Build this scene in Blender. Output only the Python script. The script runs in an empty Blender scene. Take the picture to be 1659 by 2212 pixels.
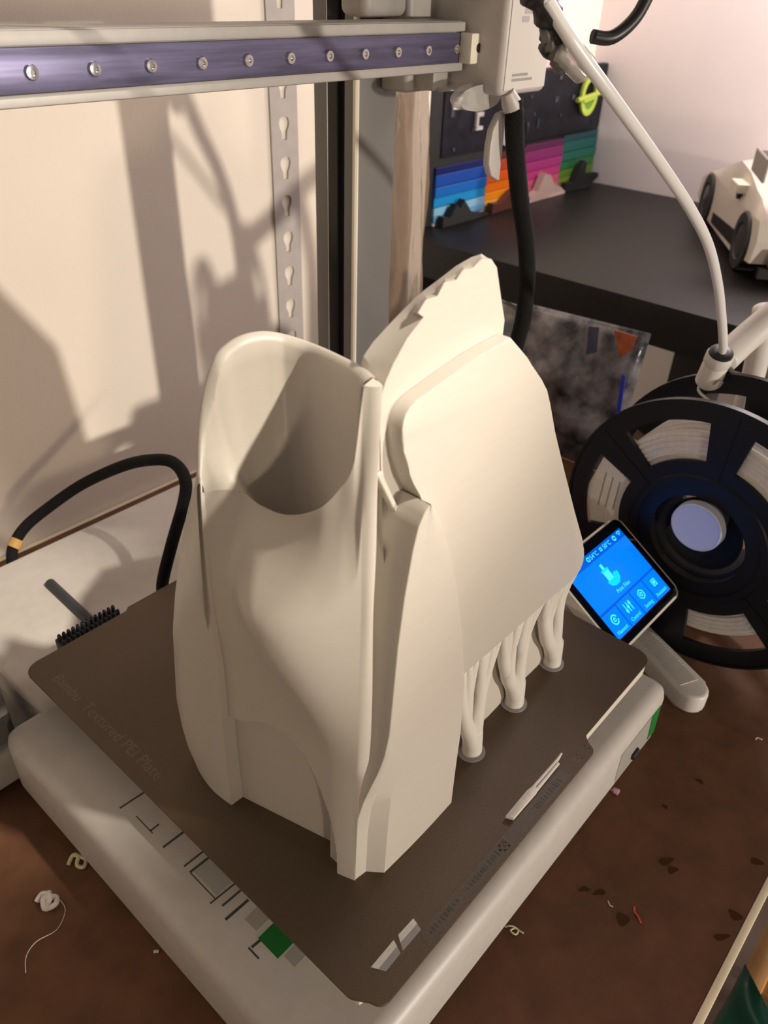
import bpy, bmesh, math, random
from mathutils import Vector, Matrix
from mathutils.geometry import interpolate_bezier
random.seed(7)
S = 0.001                      # all numbers below are millimetres
scene = bpy.context.scene
COL = scene.collection

# ------------------------------------------------------------------ camera
def cam_axes(yaw, pitch, roll):
    a, b, c = (math.radians(v) for v in (yaw, pitch, roll))
    fh = Vector((math.sin(a), math.cos(a), 0)); right = Vector((math.cos(a), -math.sin(a), 0)); up = Vector((0, 0, 1))
    fwd = fh * math.cos(b) - up * math.sin(b)
    down = -(fh * math.sin(b) + up * math.cos(b))
    x = right * math.cos(c) + down * math.sin(c)
    y = down * math.cos(c) - right * math.sin(c)
    return x, y, fwd
cx, cy, cf = cam_axes(49.6, 34.43, -2.22)
cam_data = bpy.data.cameras.new('camera'); cam = bpy.data.objects.new('camera', cam_data); COL.objects.link(cam)
cam_data.sensor_fit = 'VERTICAL'; cam_data.sensor_height = 36.0; cam_data.lens = 1690.0 / 2212.0 * 36.0
cam_data.clip_start = 0.01; cam_data.clip_end = 50
m3 = Matrix((cx, -cy, -cf)).transposed()
cam.matrix_world = Matrix.Translation(Vector((-105.5, -95.1, 328.0)) * S) @ m3.to_4x4()
cam_data.dof.use_dof = True; cam_data.dof.focus_distance = 0.36; cam_data.dof.aperture_fstop = 17.0
scene.camera = cam

# ------------------------------------------------------------------ world, lamps, exposure
world = bpy.data.worlds.new('room_ambience'); scene.world = world; world.use_nodes = True
bg = world.node_tree.nodes['Background']
bg.inputs['Color'].default_value = (0.80, 0.66, 0.62, 1); bg.inputs['Strength'].default_value = 0.14
def lamp(name, loc, power, radius, color):
    d = bpy.data.lights.new(name, 'POINT'); d.energy = power; d.shadow_soft_size = radius; d.color = color
    o = bpy.data.objects.new(name, d); o.location = Vector(loc) * S; COL.objects.link(o); return o
def spot(name, loc, target, power, half, blend, radius, color):
    d = bpy.data.lights.new(name, 'SPOT'); d.energy = power; d.spot_size = math.radians(2 * half); d.spot_blend = blend; d.shadow_soft_size = radius; d.color = color
    o = bpy.data.objects.new(name, d); o.location = Vector(loc) * S; COL.objects.link(o)
    o.rotation_euler = (Vector(target) - Vector(loc)).to_track_quat('-Z', 'Y').to_euler(); return o
lamp('desk_lamp_light', (790, -4000, 118), 395.0, 0.07, (1.0, 0.90, 0.78))
spot('added_hollow_spot_light', (538, -1350, 1890), (48, 96, 254), 255.0, 3.6, 0.5, 0.04, (1.0, 0.90, 0.76))  # added narrow spot that brightens the hollow at the top of the print
lamp('room_lamp_light', (-1250, -2500, 330), 46.0, 0.09, (1.0, 0.80, 0.56))
lamp('added_right_wall_fill', (1120, 120, 640), 11.0, 0.10, (1.0, 0.88, 0.88))  # added fill close to the right wall, only to brighten it
vs = scene.view_settings
vs.view_transform = 'Standard'; vs.look = 'None'; vs.gamma = 1.0; vs.use_curve_mapping = False; vs.exposure = 0.28

# ------------------------------------------------------------------ materials
MATS = {}
def lin(c):
    return tuple(((v / 255) / 12.92 if v / 255 <= 0.04045 else ((v / 255 + 0.055) / 1.055) ** 2.4) for v in c)
def mat(name, col, rough=0.5, metal=0.0, noise=0.0, nscale=200.0, bump=0.0, bscale=800.0, emit=None, estr=0.0,
        alpha=1.0, trans=0.0, spec=0.5, sss=0.0, stretch=None, col2=None):
    if name in MATS: return MATS[name]
    m = bpy.data.materials.new(name); m.use_nodes = True; MATS[name] = m
    nt = m.node_tree; b = nt.nodes['Principled BSDF']
    b.inputs['Base Color'].default_value = (*col, 1); b.inputs['Roughness'].default_value = rough
    b.inputs['Metallic'].default_value = metal; b.inputs['Specular IOR Level'].default_value = spec
    b.inputs['Alpha'].default_value = alpha; b.inputs['Transmission Weight'].default_value = trans
    if sss:
        b.inputs['Subsurface Weight'].default_value = sss; b.inputs['Subsurface Radius'].default_value = (1, 0.8, 0.55)
        b.inputs['Subsurface Scale'].default_value = 0.004
    if emit:
        b.inputs['Emission Color'].default_value = (*emit, 1); b.inputs['Emission Strength'].default_value = estr
    tc = nt.nodes.new('ShaderNodeTexCoord'); src = tc.outputs['Object']
    if stretch:
        mp = nt.nodes.new('ShaderNodeMapping'); mp.inputs['Scale'].default_value = stretch
        nt.links.new(src, mp.inputs['Vector']); src = mp.outputs['Vector']
    if noise > 0 or col2:
        n = nt.nodes.new('ShaderNodeTexNoise'); n.inputs['Scale'].default_value = nscale; n.inputs['Detail'].default_value = 5
        nt.links.new(src, n.inputs['Vector'])
        mix = nt.nodes.new('ShaderNodeMix'); mix.data_type = 'RGBA'
        c2 = col2 or tuple(max(0, v * (1 - noise)) for v in col); c1 = col if col2 else tuple(min(1, v * (1 + noise)) for v in col)
        mix.inputs['A'].default_value = (*c1, 1); mix.inputs['B'].default_value = (*c2, 1)
        rp = nt.nodes.new('ShaderNodeMapRange'); rp.inputs['From Min'].default_value = 0.35; rp.inputs['From Max'].default_value = 0.65
        nt.links.new(n.outputs['Fac'], rp.inputs['Value']); nt.links.new(rp.outputs['Result'], mix.inputs['Factor'])
        nt.links.new(mix.outputs['Result'], b.inputs['Base Color'])
    if bump > 0:
        n2 = nt.nodes.new('ShaderNodeTexNoise'); n2.inputs['Scale'].default_value = bscale; n2.inputs['Detail'].default_value = 4
        nt.links.new(src, n2.inputs['Vector'])
        bp = nt.nodes.new('ShaderNodeBump'); bp.inputs['Strength'].default_value = bump; bp.inputs['Distance'].default_value = 0.001
        nt.links.new(n2.outputs['Fac'], bp.inputs['Height']); nt.links.new(bp.outputs['Normal'], b.inputs['Normal'])
    return m

M_WALL = mat('wall_paint', (0.86, 0.78, 0.67), 0.85, noise=0.02, nscale=8, bump=0.15, bscale=900)
M_WALLR = mat('wall_paint_light_tint', (0.86, 0.79, 0.79), 0.85, noise=0.02, nscale=8, bump=0.15, bscale=900)  # same paint as the other walls; pink tint stands for cooler light
M_FLOOR = mat('floor_boards', (0.16, 0.11, 0.08), 0.6, noise=0.3, nscale=6)
M_HARD = mat('brown_hardboard', (0.14, 0.064, 0.033), 0.7, spec=0.25, noise=0.16, nscale=55, bump=0.12, bscale=1500)
M_BEAM = mat('cream_steel_beam', (0.80, 0.70, 0.50), 0.45, noise=0.04, nscale=60)
M_STEEL = mat('grey_painted_steel', (0.47, 0.43, 0.40), 0.5, noise=0.05, nscale=80)
M_PLA = mat('white_plastic_print', (0.555, 0.51, 0.45), 0.42, noise=0.012, nscale=60, bump=0.05, bscale=700, sss=0.12, stretch=(1, 1, 9))
M_SUP = mat('white_support_plastic', (0.70, 0.66, 0.60), 0.4, bump=0.3, bscale=900, sss=0.12, stretch=(1, 1, 6))
M_BRIM = mat('thin_brim_plastic', (0.36, 0.34, 0.35), 0.5)
M_PLATE = mat('textured_gold_plate', (0.100, 0.066, 0.038), 0.45, metal=0.25, noise=0.12, nscale=1500, bump=0.35, bscale=2600)
M_PTXT = mat('plate_print_light', (0.14, 0.10, 0.064), 0.5, noise=0.1, nscale=700)
M_PTXT2 = mat('plate_print_dark', (0.06, 0.046, 0.032), 0.6)
M_PBAND = mat('plate_print_band', (0.10, 0.08, 0.058), 0.55, noise=0.12, nscale=900)
M_BODY = mat('printer_light_grey_plastic', (0.53, 0.495, 0.46), 0.42, noise=0.03, nscale=120, bump=0.06, bscale=1800)
M_BEDSIDE = mat('bed_tray_cream', (0.72, 0.67, 0.58), 0.45)
M_GREYP = mat('printer_mid_grey_plastic', (0.33, 0.31, 0.285), 0.5, noise=0.04, nscale=150)
M_ALU = mat('anodised_aluminium', (0.42, 0.40, 0.375), 0.5, metal=0.12, noise=0.03, nscale=200)
M_COL = mat('column_grey_metal', (0.16, 0.153, 0.145), 0.5, metal=0.15)
M_RAIL = mat('linear_rail_steel', (0.13, 0.12, 0.21), 0.36, metal=0.5, noise=0.25, nscale=60, stretch=(0.4, 1, 6))  # violet tint paints in the cool light that the steel reflects
M_SCREW = mat('screw_chrome', (0.75, 0.73, 0.74), 0.2, metal=1.0)
M_BLACK = mat('black_plastic', (0.010, 0.010, 0.011), 0.4)
M_MATBLK = mat('matt_black', (0.006, 0.006, 0.007), 0.75)
M_BRAID = mat('black_braided_sleeve', (0.005, 0.005, 0.0055), 0.8, spec=0.25, bump=0.9, bscale=1400)
M_CREAM = mat('cream_plastic', (0.76, 0.71, 0.58), 0.45)
M_CLEAR = mat('clear_grey_plastic', (0.62, 0.60, 0.56), 0.15, alpha=0.55)
M_GREEN = mat('green_label', (0.0, 0.16, 0.02), 0.5)
M_DECAL = mat('grey_green_decal', (0.40, 0.39, 0.36), 0.5)
M_DECALD = mat('dark_decal', (0.05, 0.055, 0.05), 0.5)
M_LABEL = mat('white_label', (0.72, 0.70, 0.64), 0.5, noise=0.06, nscale=500)
M_LABELG = mat('grey_label', (0.32, 0.31, 0.30), 0.5, noise=0.06, nscale=500)
M_GLASS = mat('screen_black_glass', (0.004, 0.004, 0.007), 0.08)
M_DISP = mat('display_blue', (0, 0.05, 0.3), 0.3, emit=(0.0, 0.19, 1.0), estr=0.95)
M_DISPD = mat('display_deep_blue', (0, 0.03, 0.2), 0.3, emit=(0.0, 0.10, 0.66), estr=0.85)
M_DISPI = mat('display_cyan', (0, 0.3, 0.4), 0.3, emit=(0.06, 0.74, 1.0), estr=1.0)
M_DISPI2 = mat('display_cyan_mid', (0, 0.3, 0.4), 0.3, emit=(0.0, 0.52, 1.0), estr=1.0)
M_PTFE = mat('white_tube_plastic', (0.72, 0.71, 0.69), 0.3, sss=0.1)
M_SPOOL = mat('black_spool_plastic', (0.006, 0.0065, 0.010), 0.42, spec=0.3)
M_FIL = mat('white_filament_wound', (0.74, 0.71, 0.68), 0.42, noise=0.05, nscale=300)
M_HOLD = mat('spool_holder_grey', (0.64, 0.61, 0.57), 0.45)
M_HUB = mat('hub_white', (0.62, 0.66, 0.80), 0.45)
M_LACK = mat('black_brown_laminate', (0.009, 0.008, 0.0075), 0.5, spec=0.3, noise=0.15, nscale=20, stretch=(1, 12, 1))
M_WOOD = mat('oak_wood', (0.52, 0.27, 0.11), 0.5, noise=0.22, nscale=25, stretch=(8, 1, 8))
M_TEAL = mat('teal_satin', (0.02, 0.16, 0.14), 0.28, noise=0.3, nscale=25)
M_FOIL = mat('silver_foil', (0.030, 0.032, 0.045), 0.22, metal=0.35, nscale=38, bump=1.0, bscale=70, col2=(0.30, 0.29, 0.31))  # noise paints crumple shading and pale glints into the foil colour
M_BAGO = mat('orange_print_film', (0.34, 0.075, 0.025), 0.25, noise=0.4, nscale=60)
M_BAGB = mat('blue_print_film', (0.03, 0.06, 0.55), 0.2)
M_FILM = mat('clear_film_shade_tint', (0.26, 0.19, 0.135), 0.14, alpha=0.72, bump=0.5, bscale=30)  # brown tint puts the column's shade on the wall into the film
M_TOYW = mat('toy_white', (0.72, 0.67, 0.60), 0.3)
M_TOYO = mat('toy_orange', (0.50, 0.16, 0.02), 0.3)
M_TOYR = mat('toy_dark_red', (0.16, 0.012, 0.006), 0.3)
M_TYRE = mat('toy_tyre', (0.03, 0.03, 0.032), 0.55)

# ------------------------------------------------------------------ mesh helpers
class MB:
    def __init__(self): self.bm = bmesh.new()
    def _bevel(self, geom_edges, w, seg):
        if w > 0: bmesh.ops.bevel(self.bm, geom=geom_edges, offset=w, segments=seg, profile=0.5, affect='EDGES', clamp_overlap=True)
    def box(self, x0, x1, y0, y1, z0, z1, bev=0, seg=3, M=None):
        vs = [self.bm.verts.new(p) for p in ((x0,y0,z0),(x1,y0,z0),(x1,y1,z0),(x0,y1,z0),(x0,y0,z1),(x1,y0,z1),(x1,y1,z1),(x0,y1,z1))]
        fs = [self.bm.faces.new([vs[i] for i in f]) for f in ((3,2,1,0),(4,5,6,7),(0,1,5,4),(1,2,6,5),(2,3,7,6),(3,0,4,7))]
        if M is not None:
            for v in vs: v.co = M @ v.co
        if bev: self._bevel(list({e for f in fs for e in f.edges}), bev, seg)
        return self
    def prism(self, pts, vec, bev=0, seg=2):
        vec = Vector(vec); a = [self.bm.verts.new(p) for p in pts]; b = [self.bm.verts.new(Vector(p) + vec) for p in pts]
        n = len(pts); fs = [self.bm.faces.new(a[::-1]), self.bm.faces.new(b)]
        for i in range(n): fs.append(self.bm.faces.new((a[i], a[(i+1) % n], b[(i+1) % n], b[i])))
        if bev: self._bevel(list({e for f in fs[:2] for e in f.edges}), bev, seg)
        return self
    def loft(self, rings, close=True, caps=True):
        vr = [[self.bm.verts.new(p) for p in r] for r in rings]
        n = len(vr[0])
        for a, b in zip(vr, vr[1:]):
            for i in range(n if close else n - 1):
                j = (i + 1) % n
                try: self.bm.faces.new((a[i], a[j], b[j], b[i]))
                except ValueError: pass
        if caps and close:
            for r, rev in ((vr[0], True), (vr[-1], False)):
                try: self.bm.faces.new(r[::-1] if rev else r)
                except ValueError: pass
        return self
    def grid(self, rows): return self.loft(rows, close=False, caps=False)
    def tube(self, pts, r, n=12, caps=True):
        pts = [Vector(p) for p in pts]; rings = []
        rr = r if isinstance(r, (list, tuple)) else [r] * len(pts)
        t0 = (pts[1] - pts[0]).normalized(); ref = Vector((0, 0, 1)) if abs(t0.z) < 0.9 else Vector((1, 0, 0))
        u = t0.cross(ref).normalized()
        for i, p in enumerate(pts):
            t = (pts[min(i+1, len(pts)-1)] - pts[max(i-1, 0)]).normalized()
            u = (u - t * u.dot(t)).normalized(); w = t.cross(u)
            rings.append([p + (u * math.cos(2*math.pi*k/n) + w * math.sin(2*math.pi*k/n)) * rr[i] for k in range(n)])
        return self.loft(rings, True, caps)
    def lathe(self, prof, c, ax, n=48, ref=None, caps=False):
        ax = Vector(ax).normalized(); c = Vector(c); ref = Vector(ref) if ref else (Vector((0,0,1)) if abs(ax.z) < 0.9 else Vector((1,0,0)))
        u = ax.cross(ref).normalized(); w = ax.cross(u)
        rings = [[c + ax * h + (u * math.cos(2*math.pi*k/n) + w * math.sin(2*math.pi*k/n)) * r for k in range(n)] for r, h in prof]
        return self.loft(rings, True, caps)
    def obj(self, name, m, parent=None, smooth=True, angle=35, origin=None):
        bmesh.ops.recalc_face_normals(self.bm, faces=self.bm.faces[:])
        org = Vector(origin) if origin is not None else (root_of(parent) if parent else Vector((0, 0, 0)))
        for v in self.bm.verts: v.co = (v.co - org) * S
        me = bpy.data.meshes.new(name); self.bm.to_mesh(me); self.bm.free()
        if smooth:
            me.shade_smooth()
            if angle < 180:
                me.set_sharp_from_angle(angle=math.radians(angle))
        me.materials.append(m)
        o = bpy.data.objects.new(name, me); COL.objects.link(o)
        if parent is None: o.location = org * S
        else: o.parent = parent
        return o
ROOT = {}
def root_of(o):
    while o.parent is not None: o = o.parent
    return Vector(ROOT.get(o.name, o.location / S))
def tag(o, label=None, cat=None, group=None, kind=None):
    if label: o['label'] = label
    if cat: o['category'] = cat
    if group: o['group'] = group
    if kind: o['kind'] = kind
    return o
def thing(name, loc, label, cat, group=None):
    o = bpy.data.objects.new(name, None); o.empty_display_size = 0.02; COL.objects.link(o)
    o.location = Vector(loc) * S; ROOT[o.name] = tuple(loc)
    return tag(o, label, cat, group)
def spline(pts, n=8):
    P = [Vector(p) for p in pts]; out = []
    for i in range(len(P) - 1):
        p0 = P[max(i-1, 0)]; p1 = P[i]; p2 = P[i+1]; p3 = P[min(i+2, len(P)-1)]
        for k in range(n):
            t = k / n
            out.append(0.5 * ((2*p1) + (p2-p0)*t + (2*p0-5*p1+4*p2-p3)*t*t + (3*p1-p0-3*p2+p3)*t**3))
    out.append(P[-1]); return out
def interp(tab, z):
    if z <= tab[0][0]: return tab[0][1]
    for (a, va), (b, vb) in zip(tab, tab[1:]):
        if z <= b:
            k = (z - a) / (b - a)
            if isinstance(va, tuple): return tuple(x + (y - x) * k for x, y in zip(va, vb))
            return va + (vb - va) * k
    return tab[-1][1]
def dense(tab, n=10):
    # Catmull-Rom resampling of a (key, value) table so lofted surfaces have no kinks
    P = [(k, v if isinstance(v, tuple) else (v,)) for k, v in tab]; out = []
    def slope(i, c):
        if i == 0: a, b = P[0], P[1]
        elif i == len(P) - 1: a, b = P[-2], P[-1]
        else: a, b = P[i-1], P[i+1]
        return (b[1][c] - a[1][c]) / (b[0] - a[0])
    for i in range(len(P) - 1):
        (k0, v0), (k1, v1) = P[i], P[i+1]; h = k1 - k0
        for q in range(n):
            t = q / n; h00 = 2*t**3 - 3*t*t + 1; h10 = t**3 - 2*t*t + t; h01 = -2*t**3 + 3*t*t; h11 = t**3 - t*t
            val = tuple(h00*v0[c] + h10*h*slope(i, c) + h01*v1[c] + h11*h*slope(i+1, c) for c in range(len(v0)))
            out.append((k0 + h * t, val if isinstance(tab[0][1], tuple) else val[0]))
    out.append(tab[-1]); return out
def sstep(a, b, x):
    t = min(1, max(0, (x - a) / (b - a))); return t * t * (3 - 2 * t)
def text_mesh(name, s, size, origin, right, up, m, parent, depth=0.15, align='LEFT'):
    cu = bpy.data.curves.new(name, 'FONT'); cu.body = s; cu.size = size; cu.extrude = depth; cu.align_x = align; cu.resolution_u = 2
    to = bpy.data.objects.new(name, cu); COL.objects.link(to)
    dg = bpy.context.evaluated_depsgraph_get(); me = bpy.data.meshes.new_from_object(to.evaluated_get(dg))
    bpy.data.objects.remove(to); bpy.data.curves.remove(cu)
    r = Vector(right).normalized(); u = Vector(up); u = (u - r * u.dot(r)).normalized(); n = r.cross(u)
    M = Matrix((r, u, n)).transposed().to_4x4(); M.translation = Vector(origin) - root_of(parent)
    me.transform(Matrix.Scale(S, 4) @ M); me.materials.clear(); me.materials.append(m); me.name = name
    o = bpy.data.objects.new(name, me); COL.objects.link(o); o.parent = parent; return o

TABLE = -78.0
FLOOR = -432.0
WALLY = 472.0
# ------------------------------------------------------------------ the room
tag(MB().box(-1500, 610, WALLY, WALLY + 60, FLOOR, 1400).obj('wall_back', M_WALL, smooth=False), 'cream painted wall behind the printer', 'wall', kind='structure')
tag(MB().box(560, 1400, 690, 740, FLOOR, 1400).obj('wall_alcove', M_WALL, smooth=False), 'cream wall behind the striped display board', 'wall', kind='structure')
tag(MB().box(1345, 1400, -1500, 690, FLOOR, 1400).obj('wall_right', M_WALLR, smooth=False), 'pale wall, tinted pink for cooler light, beside the black side table', 'wall', kind='structure')
tag(MB().box(-1500, 1400, -1700, 740, FLOOR - 20, FLOOR).obj('floor', M_FLOOR, smooth=False), 'dark floor under the workbench', 'floor', kind='structure')

# ------------------------------------------------------------------ workbench (boltless rack shelf)
wb = thing('workbench', (250, 180, FLOOR), 'rack workbench with brown hardboard top and cream steel front edge', 'workbench')
MB().box(-700, 640, -102, 468, TABLE - 6, TABLE, 0.5, 1).obj('board_top', M_HARD, wb)
MB().box(-700, 640, -106, -102, TABLE - 34, TABLE + 0.6, 0.8, 2).box(-700, 640, -106, -84, TABLE - 36, TABLE - 34).obj('front_beam', M_BEAM, wb)
MB().box(-700, 640, 466, 470, TABLE - 34, TABLE + 0.3).obj('rear_beam', M_BEAM, wb)
MB().box(-700, 640, -60, -40, TABLE - 34, TABLE - 6.5).obj('cross_beam', M_BEAM, wb)
for px_ in (-690, 600):
    for py_ in (-100, 440):
        MB().box(px_, px_ + 36, py_, py_ + 2.5, FLOOR, TABLE - 36).box(px_, px_ + 2.5, py_, py_ + 28, FLOOR, TABLE - 36).obj('leg', M_STEEL, wb)
mb = MB()
x0, x1 = 388.5, 420.0; xm = (x0 + x1) / 2 - 0.5
key = [(-2.6, -10), (2.6, -10), (3.2, -3.5), (5.4, 0.5), (6.0, 4), (4.6, 7.6), (0, 9.2), (-4.6, 7.6), (-6.0, 4), (-5.4, 0.5), (-3.2, -3.5)]
def frame_pt(dx, dz, h):
    a, b = (x1 - xm if dx > 0 else xm - x0), h
    k = min(a / abs(dx) if dx else 1e9, b / abs(dz) if dz else 1e9); return dx * k, dz * k
zc = 215.3 - 32.6 * 9; hh = 16.3
while zc < 420:
    outer = [frame_pt(dx, dz, hh) for dx, dz in key]
    corner = [(x0 - xm, -hh), (x1 - xm, -hh), (x1 - xm, hh), (x0 - xm, hh)]
    ring_o = []; ring_k = []
    for q in range(len(key)):
        ring_o.append(outer[q]); ring_k.append(key[q])
        a, b = outer[q], outer[(q + 1) % len(key)]
        for c in corner:                                   # keep the strip's corners square
            if (abs(a[0] - c[0]) < .01 and abs(b[1] - c[1]) < .01 and abs(a[1]) < hh) or (abs(a[1] - c[1]) < .01 and abs(b[0] - c[0]) < .01 and abs(a[0] - c[0]) > .01):
                k2 = key[(q + 1) % len(key)]; ring_o.append(c); ring_k.append(((key[q][0] + k2[0]) / 2, (key[q][1] + k2[1]) / 2))
    R3 = lambda ring, y: [(xm + dx, y, zc + dz) for dx, dz in ring]
    mb.loft([R3(ring_o, 471.6), R3(ring_o, 470.2), R3(ring_k, 470.2), R3(ring_k, 471.6)], True, False)
    zc += 32.6
mb.obj('slotted_upright', M_STEEL, wb)
for i, (sx, sy, ra, rb, an) in enumerate(((197, -56, 2.2, 4.5, 60), (194.5, -61, 2.0, 3.2, 60), (150.8, -30, 1.4, 3.0, 50), (155, -37.2, 1.5, 3.6, 55), (150, -53.5, 3.6, 3.4, 0),
                                          (193, -97, 2.6, 3.6, 10), (176.7, -96, 1.6, 4.4, 50), (232, -94, 2.2, 3.6, 30), (262, -48, 1.5, 2.5, 0), (230, -40, 1.2, 1.8, 0))):
    a = math.radians(an); pts = []
    for k in range(14):
        t = 2 * math.pi * k / 14; q = 1 + 0.18 * math.sin(3 * t + i)
        ex, ey = ra * q * math.cos(t), rb * q * math.sin(t)
        pts.append((sx + ex * math.cos(a) - ey * math.sin(a), sy + ex * math.sin(a) + ey * math.cos(a), TABLE + 0.02))
    MB().prism(pts, (0, 0, 0.12)).obj('stain', mat('dark_oil_stain', (0.072, 0.032, 0.017), 0.95, spec=0.05), wb)

# ------------------------------------------------------------------ printer
pr = thing('desktop_printer', (128, 120, TABLE), 'light grey bed-slinger desktop 3D printer with tall column and horizontal rail', 'printer')
base = MB().box(-24, 272, -12, 250, -75, -25, 9, 5).obj('base', M_BODY, pr, angle=60)
MB().box(-2, 258, 240, 389, -68, -25, 3, 3).obj('rear_deck', M_BODY, pr, angle=60)
MB().box(-70, 328, 252, 332, TABLE + 4, -46, 4, 3).obj('cross_foot', M_GREYP, pr, angle=60)
for fx, fy in ((0, 10), (245, 10), (0, 225), (245, 225), (-55, 290), (310, 290)):
    MB().lathe([(0.01, 0), (9, 0), (9, 3.2 if fy < 250 else 4.2), (0.01, 3.2 if fy < 250 else 4.2)], (fx, fy, TABLE), (0, 0, 1), 20).obj('rubber_foot', M_MATBLK, pr)
# decals on the top of the base, left of the bed
for (ax, ay, bx_, by_, w) in ((-6, 158, 8, 157, 1.0), (-3, 136, 2, 136, 0.9), (-4, 124, 8, 123.5, 1.2), (-3, 108.5, 9, 108, 1.0), (-3, 104, 9, 103.5, 1.2), (-6, 85, 9, 84, 0.8),
                              (-3, 80, 9, 79.5, 1.0), (-6, 74, 7, 73.5, 1.4), (-6, 56, 6, 55, 1.3), (-7, 57, -7, 50, 0.8), (-3, 148, -3, 134, 0.5), (-3, 103.5, -3, 85, 0.5)):
    v = Vector((bx_ - ax, by_ - ay, 0)).normalized(); nn = Vector((-v.y, v.x, 0)) * w / 2
    a = Vector((ax, ay, -25.0)); b = Vector((bx_, by_, -25.0))
    MB().prism([a + nn, a - nn, b - nn, b + nn], (0, 0, 0.1)).obj('printed_mark', M_DECALD, base)
MB().box(-1.5, 10, 86, 103, -25, -24.94).obj('printed_patch', M_DECAL, base)
MB().box(0, 10, 60, 68, -25, -24.94).obj('printed_patch', M_DECAL, base)
MB().box(1, 10, 36, 43, -25, -24.94).obj('printed_patch', M_DECAL, base)
tag(MB().box(-1.5, 14, 44, 57, -25, -24.8).obj('green_sticker', M_GREEN, base), 'green sticker')
# front face panel
MB().prism([(213, -12.3, -64), (211, -12.3, -37), (249, -12.3, -36), (255, -12.3, -64)], (0, 0.3, 0)).obj('port_panel', M_GREYP, base)
tag(MB().prism([(262, -12.3, -36.5), (250, -12.3, -36.5), (256, -12.3, -63.5), (265.2, -12.3, -63.5)], (0, 0.3, 0)).obj('green_sticker', M_GREEN, base), 'green sticker')
MB().tube([(231, -12.4, -57), (238, -12.4, -56)], 2.4, 12).obj('port_hole', M_BLACK, base)
# bed carriage (the tray under the plate)
MB().box(4, 253, 1.0, 256, -13, -1.2, 1.6, 2).obj('bed_tray', M_BEDSIDE, pr)
MB().box(30, 225, 30, 230, -22, -13).obj('bed_carriage', M_GREYP, pr)
for rx in (70, 185): MB().box(rx, rx + 10, 14, 246, -24.8, -21.5).obj('bed_rail', M_SCREW, pr)
# nozzle wiper brush behind the bed
br = MB().box(26, 66, 257.5, 271, -14, -4.5, 1, 2).obj('wiper_brush', M_BLACK, pr)
mb = MB()
for i in range(13):
    for j in range(2):
        bxx = 28 + i * 3.0; byy = 262 + j * 5.5
        mb.lathe([(1.25, 0), (1.25, 3.5), (0.7, 4.6)], (bxx, byy, -4.5), (0, 0, 1), 8)
mb.obj('bristle_row', mat('dark_rubber_bristle', (0.035, 0.036, 0.045), 0.5), br)
MB().tube([(60, 345, -24.2), (58, 285, -24.2)], 3.6, 12).obj('deck_slot', mat('dark_slate_plastic', (0.03, 0.034, 0.042), 0.5), pr)
# bed cable loop
pts = spline([(98, 262, -14), (100.5, 268.4, -6), (111.4, 268.5, 20), (129, 273.9, 45), (134.8, 279, 57), (136.4, 292.1, 62), (132.2, 306.9, 60), (126.8, 337.7, 45), (112.3, 374.8, 20), (91.1, 394, 0), (73.2, 400, -12), (60, 396, -22), (54, 389, -34)], 8)
MB().tube(pts, 4.0, 14).obj('bed_cable', M_BRAID, pr, angle=180)
MB().tube([(101, 268, -10), (99, 262, -18)], 4.6, 12).obj('cable_gland', M_CREAM, pr)
MB().tube([(66, 398, -17), (61, 396.5, -21)], 4.9, 12).obj('cable_clip', mat('brass_clip', (0.5, 0.3, 0.1), 0.4), pr)
# columns
def column(xi, sgn):
    p = [(0, 258), (37, 258), (37, 295), (0, 295), (0, 281.6), (11, 281.6), (11, 267.6), (0, 267.6)]
    pts = [(xi + sgn * a, b, -46) for a, b in p]
    if sgn < 0: pts = pts[::-1]
    mb = MB(); mb.prism(pts, (0, 0, 570))
    ed = [e for e in mb.bm.edges if abs(e.verts[0].co.z - e.verts[1].co.z) > 100 and (abs(e.verts[0].co.y - 258) < .1 or abs(e.verts[0].co.y - 295) < .1)]
    mb._bevel(ed, 2.4, 3)
    c = mb.obj('column', M_COL, pr, angle=25)
    MB().box(min(xi + sgn * 9, xi + sgn * 10.9), max(xi + sgn * 9, xi + sgn * 10.9), 267.7, 281.5, -46, 524).obj('slot_liner', M_MATBLK, c)
    MB().box(min(xi - 0.25 * sgn, xi + 0.05 * sgn), max(xi - 0.25 * sgn, xi + 0.05 * sgn), 281.7, 282.3, -46, 524).obj('slot_edge', M_SCREW, c)
column(270, 1); column(-13, -1)
MB().prism([(269.8, 260.6, -46), (269.8, 258.6, -46), (270.8, 257.7, -46), (272.2, 257.7, -46), (272.2, 258.2, -46), (270.4, 260.6, -46)], (0, 0, 570)).obj('corner_trim', M_CREAM, pr)
MB().box(-60, 318, 254, 299, 524, 552, 4, 3).obj('top_bar', M_ALU, pr)
# horizontal beam and linear rail
bm_ = MB().box(-75, 311, 214, 236, 283.7, 308.6, 1.2, 2).obj('cross_beam', M_ALU, pr)
MB().box(-75, 310.5, 212.6, 214, 303.4, 308.0, 0.5, 2).obj('beam_lip', M_ALU, bm_)
MB().box(-75, 310.5, 212.6, 214, 284.2, 288.4, 0.5, 2).obj('beam_lip', M_ALU, bm_)
rail = MB().box(-75, 303.5, 210.8, 214, 288.8, 303.0, 0.5, 2).obj('linear_rail', M_RAIL, pr)
sc = MB().lathe([(0.01, 0.9), (1.0, 0.9), (1.1, 1.6), (2.3, 1.5), (2.7, 0.6), (2.7, -0.2)], (0, 0, 0), (0, -1, 0), 16).obj('rail_screw', M_SCREW, rail, origin=(0, 0, 0))
rl = Vector(ROOT[pr.name])
for i in range(15):
    o = sc if i == 0 else sc.copy()
    if i: COL.objects.link(o)
    o.parent = rail; o.location = (Vector((50 + 25 * (i - 4), 210.9, 295.4)) - rl) * S
MB().lathe([(3.4, 0), (3.4, 0.5)], (0, 0, 0), (0, -1, 0), 16)
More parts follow.
